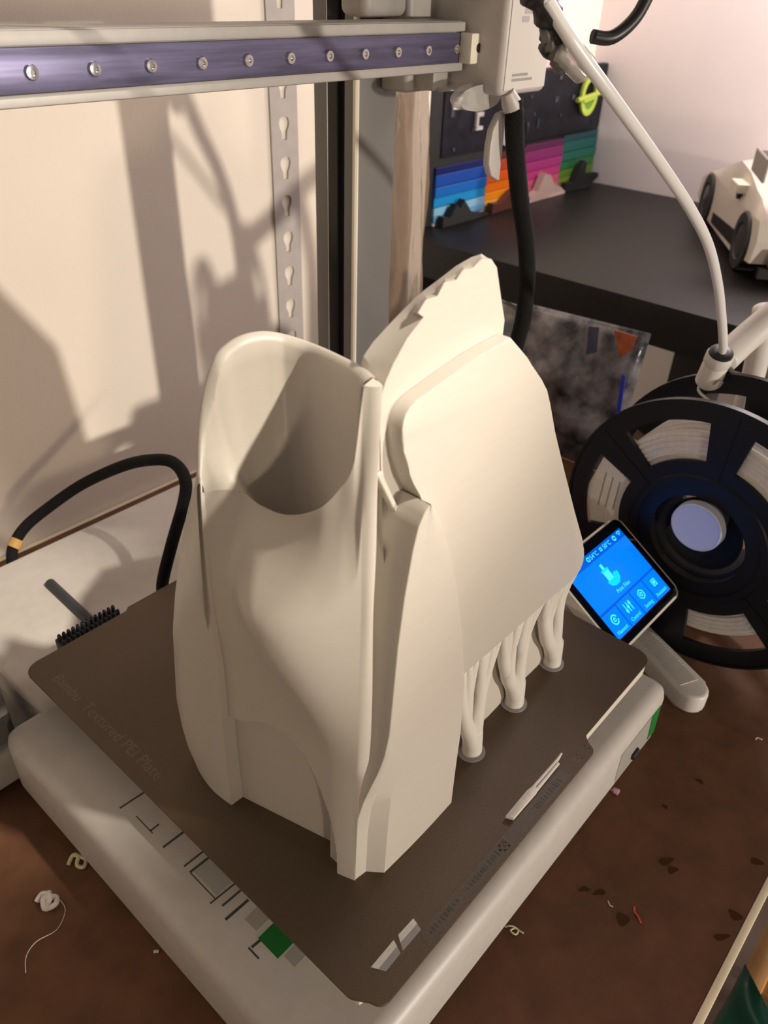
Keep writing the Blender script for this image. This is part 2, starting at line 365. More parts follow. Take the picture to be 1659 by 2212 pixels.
cap = MB().box(305, 318.5, 203.5, 212, 288.2, 303.2, 0.8, 2).obj('rail_end_stop', M_CREAM, pr)
MB().lathe([(0.01, 0.4), (2.0, 0.4), (2.4, 0.0)], (312, 203.4, 296), (0, -1, 0), 16).obj('stop_screw', M_BLACK, cap)
# tool head parked at the left end of the beam
th_ = MB().box(-62, -14, 164, 210, 262, 350, 6, 4).obj('tool_head', M_BODY, pr, angle=60)
MB().lathe([(1.2, -14), (4, -9), (6, -8), (6, 0)], (-38, 184, 262), (0, 0, 1), 16).obj('nozzle', M_SCREW, th_)
MB().lathe([(6, 0.6), (15, 0.6), (15, -0.6), (6, -0.6)], (-38, 163.6, 300), (0, 1, 0), 28).obj('fan_grille', M_BLACK, th_)
# gantry end: motor housing and carriage
mh = MB().box(312.5, 361, 186.5, 240, 273, 372, 4, 4).obj('motor_housing', M_BODY, pr, angle=60)
MB().box(315.5, 358, 186.0, 187, 276, 372, 0.4, 2).obj('housing_front_lit', mat('housing_plastic_lit', (0.70, 0.66, 0.62), 0.45), mh)  # same plastic as the housing; paler colour paints the light on its front
for (u0, u1, z_) in ((322, 338, 283.5), (322, 343, 281.0)):
    MB().box(u0, u1, 185.85, 186.0, z_ - 0.7, z_ + 0.7).obj('small_print', M_LABELG, mh)
for (u0, u1, z0, z1) in ((328, 342, 313, 321), (326, 333, 309, 312)):
    MB().box(u0, u1, 185.85, 186.0, z0, z1).obj('rating_mark', mat('faint_print', (0.45, 0.42, 0.44), 0.5), mh)
MB().box(289, 346, 236, 257.5, 271.5, 372, 3, 3).obj('lift_carriage', M_GREYP, pr)
MB().box(318, 341, 232.5, 237, 270.5, 284, 2, 3).obj('carriage_pad', M_CREAM, pr)
MB().box(318, 341, 232.5, 237, 308.8, 372, 2, 3).obj('carriage_pad', M_CREAM, pr)
MB().box(254, 289.5, 237, 257.5, 309, 372, 5, 4).obj('belt_cover', M_GREYP, pr)
MB().box(296, 311, 222, 240, 273.5, 284, 1, 2).obj('belt_clamp', M_GREYP, pr)
# clear oval clip and gland under the housing
clip = MB().prism([(311 + 20 * math.cos(t) * (1 if abs(math.cos(t)) < 0.6 else 1.06), 198, 271.6 + 6.8 * math.sin(t)) for t in [2 * math.pi * k / 28 for k in range(28)]], (0, 7, 0), 1, 2).obj('cable_clip', M_CLEAR, pr)
MB().lathe([(0.01, 0), (4.2, 0), (4.2, 3), (0.01, 3)], (320, 199.5, 271.2), (0, 1, 0), 20).obj('clip_hole', M_GREYP, clip)
MB().lathe([(0.01, 0), (3.6, 0), (3.6, 3), (0.01, 3)], (303, 199.5, 271.2), (0, 1, 0), 20).obj('clip_hole', M_GREYP, clip)
MB().tube([(322, 188, 275), (326, 187, 269), (329, 186, 264)], [4, 5.8, 5.4], 14).obj('cable_gland', M_BODY, pr)
MB().prism([(330, 192, 264), (324, 192, 263), (318, 192, 255), (316.5, 192, 246), (317, 192, 236), (321, 192, 229), (330, 192, 225)], (0, 5, 0), 1, 2).obj('gland_shield', M_BODY, pr)
pts = spline([(327.5, 186, 271), (330.9, 185, 249.8), (343.7, 185, 216.5), (358.8, 185, 185), (369.5, 186, 150.8), (374, 190, 110), (370, 205, 50), (345, 240, -10), (318, 262, -44)], 10)
MB().tube(pts, [5.0 if i < 4 else 5.8 for i in range(len(pts))], 16).obj('braided_cable', M_BRAID, pr, angle=180)

# touch screen
SB = Vector((263.5, 20.4, -18)); ya = math.radians(-1.2); th = math.radians(31.8)
SR = Vector((math.cos(ya), math.sin(ya), 0)); SF = Vector((-math.sin(ya), math.cos(ya), 0))
SU = SF * math.cos(th) + Vector((0, 0, 1)) * math.sin(th); SN = SR.cross(SU)
SW, SH = 86.0, 69.4
def SP(u, v, w=0): return SB + SR * u + SU * v + SN * w
def rrect(u0, u1, v0, v1, r, w, n=5):
    out = []
    for (cu_, cv_, a0) in ((u1 - r, v0 + r, -90), (u1 - r, v1 - r, 0), (u0 + r, v1 - r, 90), (u0 + r, v0 + r, 180)):
        for k in range(n + 1):
            a = math.radians(a0 + 90 * k / n); out.append(SP(cu_ + r * math.cos(a), cv_ + r * math.sin(a), w))
    return out
scr = MB().prism(rrect(0, SW, 0, SH, 7, -9), SN * 9, 0.6, 2).obj('touch_screen', mat('screen_shell_cream', (0.70, 0.66, 0.58), 0.45), pr)
MB().prism(rrect(1.6, SW - 1.6, 1.6, SH - 1.6, 5.8, 0.0), SN * 0.35).obj('screen_glass', M_GLASS, scr)
DU0, DU1, DV0, DV1 = 7.5, 78.5, 7.2, 61.0
disp = MB().prism([SP(DU0, DV0, .35), SP(DU1, DV0, .35), SP(DU1, DV1, .35), SP(DU0, DV1, .35)], SN * 0.08).obj('display', M_DISPD, scr)
def dq(name, u0, u1, v0, v1, m, w=0.43, t=0.06):
    return MB().prism([SP(u0, v0, w), SP(u1, v0, w), SP(u1, v1, w), SP(u0, v1, w)], SN * t).obj(name, m, scr)
dq('tile_main', DU0, DU1, 26.2, 54.5, M_DISP)
tw = (DU1 - DU0) / 4
for i in range(4): dq('tile_button', DU0 + tw * i + (0 if i == 0 else 0.7), DU0 + tw * (i + 1) - (0 if i == 3 else 0.7), DV0, 24.6, M_DISP)
def st(name, s, size, u, v, m=M_DISPI): return text_mesh(name, s, size, SP(u, v, 0.56), SR, SU, m, scr, 0.03, 'CENTER')
st('screen_text', 'Print Files', 4.0, 43, 28.6)
for i, s in enumerate(('Filament', 'Control', 'Setting', 'Assistant')): st('screen_text', s, 3.6, DU0 + tw * (i + .5), 9.2)
st('screen_text', '54°C', 4.6, 40, 56.2); st('screen_text', '50°C', 4.6, 57, 56.2)
def icon(name, poly, m=M_DISPI, w=0.5):
    MB().prism([SP(u, v, w) for u, v in poly], SN * 0.06).obj(name, m, scr)
bu = 40.5                                     # small tug boat icon
icon('boat_hull', [(bu-7, 38.5), (bu-5.5, 35), (bu-2, 33.3), (bu+3, 33.4), (bu+6.8, 36.2), (bu+8, 40.4), (bu+3.4, 41.6), (bu+2, 38.8)], M_DISPI2)
icon('boat_cabin', [(bu-5, 38.4), (bu+1.6, 38.6), (bu+1.6, 45), (bu-5, 45)], M_DISPI, 0.52)
icon('boat_roof', [(bu-6, 45), (bu+2.6, 45), (bu+2.2, 46.6), (bu-5.6, 46.6)], M_DISPI2, 0.52)
icon('boat_funnel', [(bu-3.2, 46.6), (bu-.6, 46.6), (bu-.6, 50.4), (bu-3.2, 50.4)], M_DISPI, 0.52)
def ring(name, u, v, r0, r1, a0=0, a1=360, n=16, m=M_DISPI):
    pts = [(u + r1 * math.cos(math.radians(a0 + (a1-a0)*k/n)), v + r1 * math.sin(math.radians(a0 + (a1-a0)*k/n))) for k in range(n + 1)]
    pts += [(u + r0 * math.cos(math.radians(a1 - (a1-a0)*k/n)), v + r0 * math.sin(math.radians(a1 - (a1-a0)*k/n))) for k in range(n + 1)]
    icon(name, pts, m)
cu_ = [DU0 + tw * (i + .5) for i in range(4)]
ring('spool_icon', cu_[0], 18.2, 2.6, 3.6, 20, 350); ring('spool_icon', cu_[0], 18.2, 0.7, 1.5, 0, 340)
for k, du in enumerate((-3, 0, 3)):
    icon('slider_icon', [(cu_[1]+du-.4, 14.6), (cu_[1]+du+.4, 14.6), (cu_[1]+du+.4, 21.8), (cu_[1]+du-.4, 21.8)]); ring('slider_icon', cu_[1] + du, 16.6 + 1.7 * k, 0.5, 1.3, 0, 340, 8)
ring('gear_icon', cu_[2], 18.2, 2.8, 3.7, 30, 389, 6); ring('gear_icon', cu_[2], 18.2, 0.8, 1.6, 0, 340, 8)
ring('helper_icon', cu_[3], 18.2, 2.5, 3.5, 45, 404, 4); icon('helper_icon', [(cu_[3]-1.2, 17), (cu_[3]+1.2, 17), (cu_[3]+1.2, 19.4), (cu_[3]-1.2, 19.4)])
ring('wifi_icon', 74.2, 56.2, 3.2, 3.9, 50, 130, 6); ring('wifi_icon', 74.2, 56.2, 1.7, 2.4, 50, 130, 6); ring('wifi_icon', 74.2, 56.6, 0.1, 0.7, 50, 130, 6)
ring('plug_icon', 67.2, 57.8, 1.0, 2.0, 0, 340, 8); ring('nozzle_icon', 33.0, 57.8, 1.0, 1.9, 0, 340, 6); ring('bed_icon', 49.2, 57.8, 0.9, 1.8, 45, 404, 4)
# screen bracket and ribbed foot on the bench
MB().prism([SP(20, 10, -9), SP(66, 10, -9), SP(66, 60, -9), SP(20, 60, -9)], (0, 0, -14)).obj('screen_bracket', M_GREYP, scr)
MB().box(268, 300, 40, 74, -50, -12, 2, 2).obj('screen_arm', M_GREYP, pr)

# ------------------------------------------------------------------ build plate
bp = thing('build_plate', (128, 120, 0), 'brown textured flexible build plate with cut-out corners lying on the bed', 'build plate')
def arc(cx_, cy_, r, a0, a1, n=5): return [(cx_ + r * math.cos(math.radians(a0 + (a1-a0)*k/n)), cy_ + r * math.sin(math.radians(a0 + (a1-a0)*k/n))) for k in range(n + 1)]
out = arc(249, 8, 8, -90, 0) + arc(249, 249, 8, 0, 90)
out += [(190, 257), (187, 260), (70, 260), (67, 257)] + arc(8, 249, 8, 90, 180)
out += arc(6, 4, 6, 180, 225, 3) + [(4.5, -4)] + arc(9.5, -4.5, 5, 180, 270) + arc(169, -4, 5, -90, 0) + [(176, -1.5), (178, 0)]
pl = MB().prism([(x, y, -1.2) for x, y in out], (0, 0, 1.2), 0.25, 1).obj('plate_sheet', M_PLATE, bp, angle=30)
text_mesh('plate_lettering', 'Bambu  Textured PEI Plate', 9.0, (7.2, 238.5, 0.0), (0, -1, 0), (1, 0, 0), M_PTXT, bp, 0.05)
MB().prism([(36, -7.6, 0), (150, -7.6, 0), (148.5, -1.6, 0), (38, -1.6, 0)], (0, 0, 0.05)).obj('printed_band', M_PBAND, bp)
for i in range(26):
    xx = 41 + i * 2.0 + random.uniform(-.3, .3)
    if 60 < xx < 66: continue
    hh = random.uniform(1.2, 3.2)
    MB().box(xx, xx + random.uniform(.5, 1.2), -4.6 - hh / 2, -4.6 + hh / 2, 0.05, 0.09).obj('band_mark', M_PTXT2, bp)
for i in range(11):
    xx = 122 + i * 2.1 + random.uniform(-.3, .3)
    MB().box(xx, xx + random.uniform(.5, 1.2), -6.1, -3.6 + random.uniform(-.6, .6), 0.05, 0.09).obj('band_mark', M_PTXT2, bp)
MB().box(91.6, 98.2, -8.0, -1.6, 0.05, 0.09).obj('icon_frame', M_PTXT, bp)
MB().box(92.3, 97.5, -7.3, -2.3, 0.09, 0.13).obj('icon_field', M_PTXT2, bp)
for q in ((93.2, 96.6, -6.6, -6.0), (93.2, 93.9, -6.6, -3.2), (93.2, 95.2, -3.8, -3.2), (96.0, 96.6, -6.6, -4.4), (95.2, 96.6, -4.8, -4.2)):
    MB().box(*q, 0.13, 0.16).obj('icon_glyph', M_PTXT, bp)
for q in ((163, 165.4, -6.5, -6.0), (163, 165.4, -3.6, -3.1), (163, 163.5, -6.5, -3.1), (165, 165.5, -6.5, -3.1), (168.2, 171.4, -6.2, -5.6), (168.2, 171.4, -3.4, -2.8), (170.8, 171.4, -6.2, -2.8), (158.2, 160.6, -4.6, -3.2)):
    MB().box(*q, 0.0, 0.05).obj('corner_symbol', M_PBAND, bp)
for q in (((14.1, 4.3), (17.0, -1.2), (26.3, -0.9), (28.4, 4.6)), ((31.2, 4.6), (27.6, -1.0), (39.4, -1.0), (40.8, 4.4))):
    MB().prism([(x, y, 0) for x, y in q], (0, 0, 0.08)).obj('corner_label', M_LABELG, bp)
    a, b, c, d = [Vector((x, y, 0.08)) for x, y in q]
    MB().prism([a, a.lerp(b, .48), d.lerp(c, .48), d], (0, 0, 0.04)).obj('label_stripe', M_LABEL, bp)

# ------------------------------------------------------------------ the white print
pt = thing('printed_model', (110, 70, 0), 'tall white 3D printed shell with arched hollow opening, side plates and scalloped fin', 'print')
LO = [(0, (23.6, 103.0)), (27, (24.2, 103.6)), (66, (25.0, 103.2)), (110, (25.0, 101.8)), (150, (25.0, 101.5)), (181, (25.7, 100.1)), (194, (28.3, 101.4)), (206.8, (33.2, 104.0))]; LO = dense(LO)
RI = [(0, (36.0, 34.5)), (38, (36.0, 34.7)), (79, (36.5, 34.0)), (112, (37.5, 34.6)), (147, (39.5, 36.1)), (175, (41.5, 38.3)), (207.5, (43.3, 40.7)), (231, (44.0, 41.9))]; RI = dense(RI)
TOP = [(99.6, (26.4, 178.0)), (95.2, (30.0, 179.3)), (90.1, (34.5, 179.0)), (79.9, (35.0, 177.8)), (66.4, (35.0, 180.3)), (53.1, (37.0, 188.2)), (46.8, (40.0, 197.2)), (42.9, (42.0, 207.1)), (42.1, (43.5, 222.6)), (41.7, (44.3, 232.0))]
TOPi = dense(sorted([(-y, v) for y, v in TOP]))
ARCH = [(42.4, 0.0), (42.8, 13.7), (45.9, 37.2), (53.4, 57.9), (60.0, 67.0), (67.1, 71.1), (75, 71.2), (82.5, 69.1), (94.2, 61.5), (103.5, 59.5)]
archp = spline([(y, z, 0) for y, z in ARCH], 6)
def archz(y): return interp([(p.x, p.y) for p in archp], y)
def arch_sd(y, z):
    d = 1e9
    for a, b in zip(archp, archp[1:]):
        vx, vy = b.x - a.x, b.y - a.y; L = vx*vx + vy*vy
        k = 0 if L == 0 else max(0, min(1, ((y-a.x)*vx + (z-a.y)*vy) / L))
        d = min(d, math.hypot(y - a.x - vx*k, z - a.y - vy*k))
    return d if (z < archz(y) and y > 42.4) else -d
NT, NZ = 150, 190
def panel(t, v):
    # t: left ridge -> right ridge, v: ground -> upper edge
    y_top = 99.6 + (41.7 - 99.6) * t
    xt, ztop = interp(TOPi, -y_top)
    z = ztop * v
    l = interp(LO, z); r = interp(RI, z)
    y = (l[1] - 0.4) + (r[1] - l[1] + 0.4) * t
    B_ = 2.0 + 14.0 * sstep(72, 150, z)                     # swell shaped to catch light at upper right, crown falling to lower right
    tp = 0.80 - 0.36 * sstep(70, 180, z)
    sh_ = ((1 - math.cos(math.pi * t / tp)) / 2) ** 1.5 if t < tp else math.cos(math.pi / 2 * (t - tp) / (1 - tp))
    d0 = 2.8 - 2.0 * sstep(85, 130, z)
    xl = (l[0] + d0) + (r[0] - l[0] - d0) * t - B_ * max(0, sh_)
    vv = sstep(ztop - 42, ztop, z)
    x = xl + (xt - xl) * vv
    y = y + (y_top - y) * vv
    s = sstep(-0.2, 0.9, arch_sd(y, z))
    low = 30.4 + max(0, 102.3 - y) * 0.2577 + 0.012 * z
    if s > 0: x = x + (max(low, x + 0.5) - x) * s
    return Vector((x, y, z))
def vdist(k, n):                       # denser rows near the arch and the crest
    return k / n
rows = [[panel(i / NT, vdist(k, NZ)) for i in range(NT + 1)] for k in range(NZ + 1)]
mb = MB(); mb.grid(rows)
mb.bm.faces.new([mb.bm.verts.new(p) for p in (rows[-1][0], (*interp(LO, 177.6), 177.6), (*interp(LO, 184), 184), rows[-1][0] + Vector((0.4, 0.2, 4)))])
# left ridge: outer edge to the panel's first column
mb.grid([[Vector((*interp(LO, r[0].z), r[0].z)), Vector((*interp(LO, r[0].z), r[0].z)).lerp(r[0], 0.9), r[0]] for r in rows])
# bowl above the panel: from the panel's top edge down into the hollow and up to the rim
RIM = [(25.7, 100.1, 181), (28.3, 101.4, 194), (33.2, 104.0, 206.8), (36.9, 105.0, 215.3), (40.9, 105.0, 221.6), (45.7, 105.0, 224.6), (51.9, 104.0, 226.5), (59.4, 102.0, 226.3), (66.2, 98.0, 224.3), (69.8, 88.0, 222.7), (63.7, 71.0, 226.0), (52.0, 50.0, 232.1), (46.8, 40.5, 233.4)]
rimc = spline(RIM, 12)
topc = rows[-1]
def along(c, k):
    f = k * (len(c) - 1); i = min(int(f), len(c) - 2); return c[i].lerp(c[i+1], f - i)
NC, NS = 72, 30
bowl = []
for i in range(NC + 1):
    k = i / NC; F = along(topc, k); R_ = along(rimc, k ** 0.85)
    w = math.sin(math.pi * min(1, k * 1.02)) ** 0.8 * sstep(0.0, 0.22, k)
    ra, rb = along(rimc, max(0, k ** 0.85 - 0.02)), along(rimc, min(1, k ** 0.85 + 0.02)); tg = rb - ra
    ow = Vector((-tg.y, tg.x, 0)); ow = ow.normalized() if ow.length > 1e-4 else Vector((0, 1, 0))
    R_in = R_ - ow * 3.4 * sstep(0, 0.15, k) + Vector((0, 0, -1.8))
    lf = 1 - sstep(0.10, 0.26, k)
    p1 = F + Vector((3 + 8 * w, 0, -58 * w * sstep(0.12, 0.45, k))) * (1 - lf) + Vector((0.3, 0.1, 1.2)) * lf
    p2 = R_in - ow * 3.5 * w + Vector((0, 0, -58 * w))
    col_ = []
    for s in range(NS + 1):
        t = s / NS; a = 1 - t
        col_.append(F * a**3 + p1 * (3*a*a*t) + p2 * (3*a*t*t) + R_in * t**3)
    # rounded rim and outer wall behind it
    col_ += [R_ - ow * 2.4 * sstep(0, 0.15, k) + Vector((0, 0, -0.3)), R_ - ow * 1.1 * sstep(0, 0.15, k) + Vector((0, 0, 0.5)), R_ + Vector((0, 0, 0.7)), R_ + ow * 0.9 + Vector((0, 0, 0.3)), R_ + ow * 1.6 + Vector((0, 0, -1.4)), R_ + ow * 2.2 + Vector((0, 0, -8)), R_ + ow * 5 + Vector((0, 0, -60)), Vector(((R_ + ow * 9).x + 6, (R_ + ow * 9).y, 90))]
    bowl.append(col_)
mb.grid(bowl)
# left ridge above the panel's left top corner joins the rim
left_rim = [p for p in rimc if p.z < 208]
# right ridge: lit strip between the panel and the channel
RO = [(0, (36.3, 34.0)), (58, (36.6, 33.0)), (71, (37.6, 32.0)), (80, (40.6, 32.0)), (110, (41.9, 32.5)), (150, (42.7, 34.0)), (174.5, (44.8, 35.5)), (201, (46.0, 36.8)), (231, (48.0, 37.8))]; RO = dense(RO)
rid = []
for k in range(NZ + 1):
    p = rows[k][-1]; o = interp(RO, p.z); q = Vector((o[0], o[1], p.z))
    rid.append([p, p.lerp(q, .3) + Vector((-0.35, -0.5, 0)) * sstep(62, 95, p.z), p.lerp(q, .7) + Vector((0.1, -0.7, 0)) * sstep(62, 95, p.z), q, q + Vector((1.0, 1.6, 0)), q + Vector((3.5, 9.5, 0)), Vector((max(48, q.x + 5), 52, p.z)), Vector((74, 53, p.z))])
mb.grid(rid)
top_cap = [Vector(p) for p in rid[-1][:7]] + [bowl[-1][-6], bowl[-1][NS + 3], bowl[-1][NS]]
mb.bm.faces.new([mb.bm.verts.new(p) for p in top_cap])
# left flank: ridge to silhouette and round to the back
SIL = [(0, (25.1, 130.0)), (22.8, (21.3, 130)), (42.7, (20.9, 130)), (84, (24.7, 130)), (103, (28.7, 130)), (120, (31.7, 128)), (150, (33.9, 122)), (175, (33.6, 114)), (197.6, (32.6, 106)), (206, (33, 104.2))]
fl = []
for k in range(61):
    z = 206 * k / 60; l = interp(LO, z); s_ = interp(SIL, z)
    a = Vector((l[0] + 0.12, l[1] + 0.15, z)); b = Vector((s_[0], s_[1], z)); taper = 1 - sstep(120, 206, z)
    row = []
    for q in range(9):
        t = q / 8; p = a.lerp(b, t); p.x -= 1.6 * math.sin(math.pi * t) * (0.4 + 0.6 * taper); row.append(p)
    row += [b + Vector((5, 9 * taper + 2, 0)), b + Vector((16, 17 * taper + 1.5, 0)), b + Vector((34, 20 * taper, 0)), Vector((max(78, b.x + 40), 120 + 24 * taper, z * 0.985))]
    fl.append(row)
mb.grid(fl)
bmesh.ops.remove_doubles(mb.bm, verts=mb.bm.verts[:], dist=0.02)
mb.obj('face_shell', M_PLA, pt, angle=42)
# core behind the visible shells, unseen back enlarged to shade the rear deck
mb = MB()
hull = ((0, [(46, 52), (96, 46), (212, 46), (216, 60), (214, 150), (200, 200), (140, 205), (98, 184), (70, 156), (50, 132)]),
        (84, [(46, 52), (96, 46), (196, 46), (206, 60), (206, 150), (192, 196), (140, 200), (104, 178), (78, 150), (54, 130)]),
        (150, [(56, 52), (96, 48), (150, 48), (160, 60), (168, 130), (160, 172), (135, 180), (110, 166), (88, 142), (66, 112)]),
        (180, [(64, 52), (92, 50), (118, 50), (124, 58), (126, 96), (122, 112), (114, 118), (104, 112), (92, 100), (76, 82)]))
mb.loft([[(x, y, z) for x, y in r] for z, r in hull])
mb.obj('inner_body', M_PLA, pt, angle=25)
mb = MB()                               # neck wall seen between the support trees
ring0 = [(90, 45), (126.8, 44.3), (155.4, 45.2), (205, 46.5), (212, 49), (214, 56), (200, 60), (90, 60)]
mb.loft([[(x, y, 0) for x, y in ring0], [(x, y, 60) for x, y in ring0], [(min(x, 196), y - 1, 84) for x, y in ring0]]).obj('neck_wall', M_PLA, pt, angle=25)
# pointed cheek plate with stepped foot
PR = [(0, 96.4), (26, 96.2), (48.4, 96.5), (82.5, 94.5), (113.2, 88.7), (144.1, 80.8), (165.2, 73.3), (181.4, 66.3), (187.5, 63.0), (190.6, 60.6)]
PL = [(0, (36.0, 34.3)), (30, (36.2, 33.9)), (45, (36.8, 33.3)), (55, (38.2, 32.0)), (64, (40.8, 30.4)), (72, (43.4, 29.0)), (80, (45.2, 28.0)), (92.4, (46.6, 27.3)), (109.7, (47.2, 27.1)), (136.8, (48.3, 27)), (158.5, (50.4, 27)), (176.2, (53.2, 27)), (184.3, (55.3, 27)), (189, (58.2, 27)), (190.6, (60.2, 27))]
F2 = [(0, (42.5, 33.4)), (30, (42.3, 32.9)), (48, (42.6, 31.6)), (62, (44.4, 29.2)), (76, (46.8, 27.7)), (92, (48.6, 27.0)), (190.6, (60.3, 27))]
F3 = [(0, (47.7, 27.0)), (30, (48.4, 27.0)), (50, (49.2, 27.0)), (75, (50.0, 27)), (92, (51.5, 27)), (190.6, (60.35, 27))]
mb = MB(); rws = []
NP = 70
for k in range(NP + 1):
    z = 190.6 * (1 - (1 - k / NP) ** 1.3); pl_ = interp(PL, z); pr_x = interp(PR, z); f2 = interp(F2, z); f3 = interp(F3, z)
    w = max(0.05, pr_x - pl_[0])
    f2x = min(f2[0], pl_[0] + w * 0.35); f3x = max(f2x + w * 0.02, min(f3[0], pl_[0] + w * 0.5))
    row = [(pl_[0] + 1.0, 50, z), (pl_[0] + 0.2, pl_[1] + 2.0, z), (pl_[0], pl_[1] + 0.25, z), (pl_[0] + min(0.25, w * .1), pl_[1], z), (f2x - .1, f2[1], z), (f2x + .1, f2[1], z), (f3x, f3[1], z)]
    for q in range(1, 6):
        t = q / 6; row.append((f3x + (pr_x - f3x) * t, 27 - 0.5 * math.sin(math.pi * t), z))
    row += [(pr_x, 27.0, z), (pr_x + 0.15, 27.4, z), (pr_x, 33.5, z), (pr_x - 1, 48, z)]
    rws.append(row)
mb.grid(rws).obj('cheek_plate', M_PLA, pt, angle=28)
# big side plate
PAN_R = [(107.1, 231.1), (117.3, 221.5), (128.4, 210.2), (132.5, 204.5), (135.8, 198.4), (144.5, 182.0), (155.4, 163.9), (175.8, 130.7), (192.2, 105.0), (197.5, 96.0), (199.3, 91.1), (199.9, 86.5), (198.4, 82.6), (194.5, 80.6), (190, 80.2)]
PAN_L = [(64.8, 184.0), (60.6, 192.2), (57.6, 197.4), (56.0, 201.2), (54.2, 206.0), (53.2, 210.6), (52.6, 214.4), (52.7, 217.8), (53.3, 220.2), (54.6, 222.4), (56.6, 223.9), (59.7, 225.1), (72.7, 227.5), (89.1, 230.0)]
poly = PAN_R + [(153.4, 81.6), (126.7, 81.8), (98, 82.0), (84, 90), (72, 150)] + PAN_L
def pan_y(x, z):                        # upper corner folds back a little along a soft crease
    d = (z - (200 + (x - 128.4) * 0.22)) ; return 31.0 + max(0, d) * 0.075
mb = MB(); n = len(poly)
front = [mb.bm.verts.new((x, pan_y(x, z), z)) for x, z in poly]; back = [mb.bm.verts.new((x, pan_y(x, z) + 8.4, z)) for x, z in poly]
cr_i = poly.index((128.4, 210.2)); cl_i = poly.index((54.2, 206.0)) - n
f1 = [front[i] for i in range(cr_i, n + cl_i + 1)]; f2_ = [front[i % n] for i in range(n + cl_i, n + cr_i + 1)]
mb.bm.faces.new(f1); mb.bm.faces.new(f2_); mb.bm.faces.new(back[::-1])
edges_front = []
for i in range(n):
    j = (i + 1) % n; mb.bm.faces.new((front[j], front[i], back[i], back[j]))
mb.bm.edges.ensure_lookup_table()
fs = set(front); ef = [e for e in mb.bm.edges if e.verts[0] in fs and e.verts[1] in fs and len(e.link_faces) == 2 and any(v in set(back) for f in e.link_faces for v in f.verts)]
mb._bevel(ef, 0.7, 2)
mb.obj('side_plate', M_PLA, pt, angle=30)
# rear fin with scalloped upper edge
FF = [(110.6, 234.6), (106.6, 243.7), (102.2, 253.9), (98.4, 257.3), (93.2, 258.3), (88.8, 256.4), (84.2, 257.0), (81.1, 254.6), (75.5, 255.2), (72.6, 251.8), (67.3, 252.0), (64.0, 249.0), (66.8, 247.0), (59.9, 242.6), (54.2, 236.5), (51.0, 231.8), (49.6, 227.9), (49.2, 215.2), (49.0, 199.8), (66.0, 167.7), (110, 168)]
FB = [(115, 232), (113.5, 243), (112.4, 250.6), (111, 253.2), (108.7, 254.6), (103, 254.6), (98.8, 254.0), (95, 253.4), (90, 252.0), (86, 250.9), (80, 249.3), (76.3, 248.2), (70, 245.4), (64, 242.6), (57, 239), (53, 235.8), (51, 231), (50, 215), (50, 200), (67, 168), (111, 168)]
mb = MB()
mb.loft([[(x, 39.4, z) for x, z in FF], [(x * .9 + bx_ * .1, 40.0, z * .9 + bz * .1) for (x, z), (bx_, bz) in zip(FF, FB)], [(x * .45 + bx_ * .55, 45.5, z * .45 + bz * .55) for (x, z), (bx_, bz) in zip(FF, FB)], [(x, 50, z) for x, z in FB]])
mb.obj('rear_fin', M_PLA, pt, angle=22)
MB().prism([(46.5, 37.6, 203), (48.5, 37.6, 203.5), (66.2, 37.6, 169.0), (65.2, 37.6, 167.2)], (0, 3.0, 0), 0.3, 1).obj('fin_lip', M_PLA, pt)
# support trees
def tree(bx_, by_, tops, name='support_tree'):
    tr = spline([(bx_ + 0.4, by_, 0), (bx_ + 0.3, by_, 6), (bx_, by_, 12), (bx_ - 0.8, by_ - 0.2, 18)], 5)
    o = MB().tube(tr, [5.4 - 0.7 * i / (len(tr) - 1) for i in range(len(tr))], 16).obj(name, M_SUP, pt, angle=180)
    MB().lathe([(5.0, 0), (7.4, 0), (7.4, 0.35), (5.0, 0.35)], (bx_, by_, 0.0), (0, 0, 1), 32).obj('brim_ring', M_BRIM, o)
    half = len(tops) // 2
    for grp, z1 in ((tops[:half], 34), (tops[half:], 42)):
        gm = sum(grp) / len(grp)
        f1 = Vector((bx_ + (gm - bx_) * 0.5, by_ - 1.2, z1))
        for q, tx in enumerate(grp):
            jit = random.uniform(-.5, .5); pm = grp[q // 2 * 2] * .5 + grp[min(q // 2 * 2 + 1, len(grp) - 1)] * .5
            f2 = Vector((f1.x + (pm - f1.x) * 0.55, by_ - 2.8 + jit, z1 + (82 - z1) * 0.5))
            pth = spline([(bx_, by_, 6), (bx_ + (f1.x - bx_) * .4, by_ - .4, 6 + (z1 - 6) * .45), f1 + Vector((jit * .6, jit, 0)), f2, (tx, 33.4 + jit, 82.2)], 6)
            MB().tube(pth, [4.9 - 1.0 * k / 12 if k < 12 else 3.9 - 1.9 * (k - 12) / 12 for k in range(len(pth))], 12).obj('branch', M_SUP, o, angle=180)
            e = Vector((tx + 2.4, 34.6 - jit, 82.2)); b0 = Vector(pth[15])
            MB().tube(spline([b0, b0.lerp(e, .5) + Vector((.3, 0, 0)), e], 5), [2.6 - 0.9 * k / 10 for k in range(11)], 10).obj('twig', M_SUP, o, angle=180)
    return o
tree(127.6, 38.2, [96, 101, 106, 111, 116, 120, 124.5, 129])
tree(170.2, 40.6, [133, 138, 143, 148, 153, 157.5, 162, 166])
tree(211.0, 41.6, [170, 174.5, 179, 183.5, 187, 190.5, 194, 197])

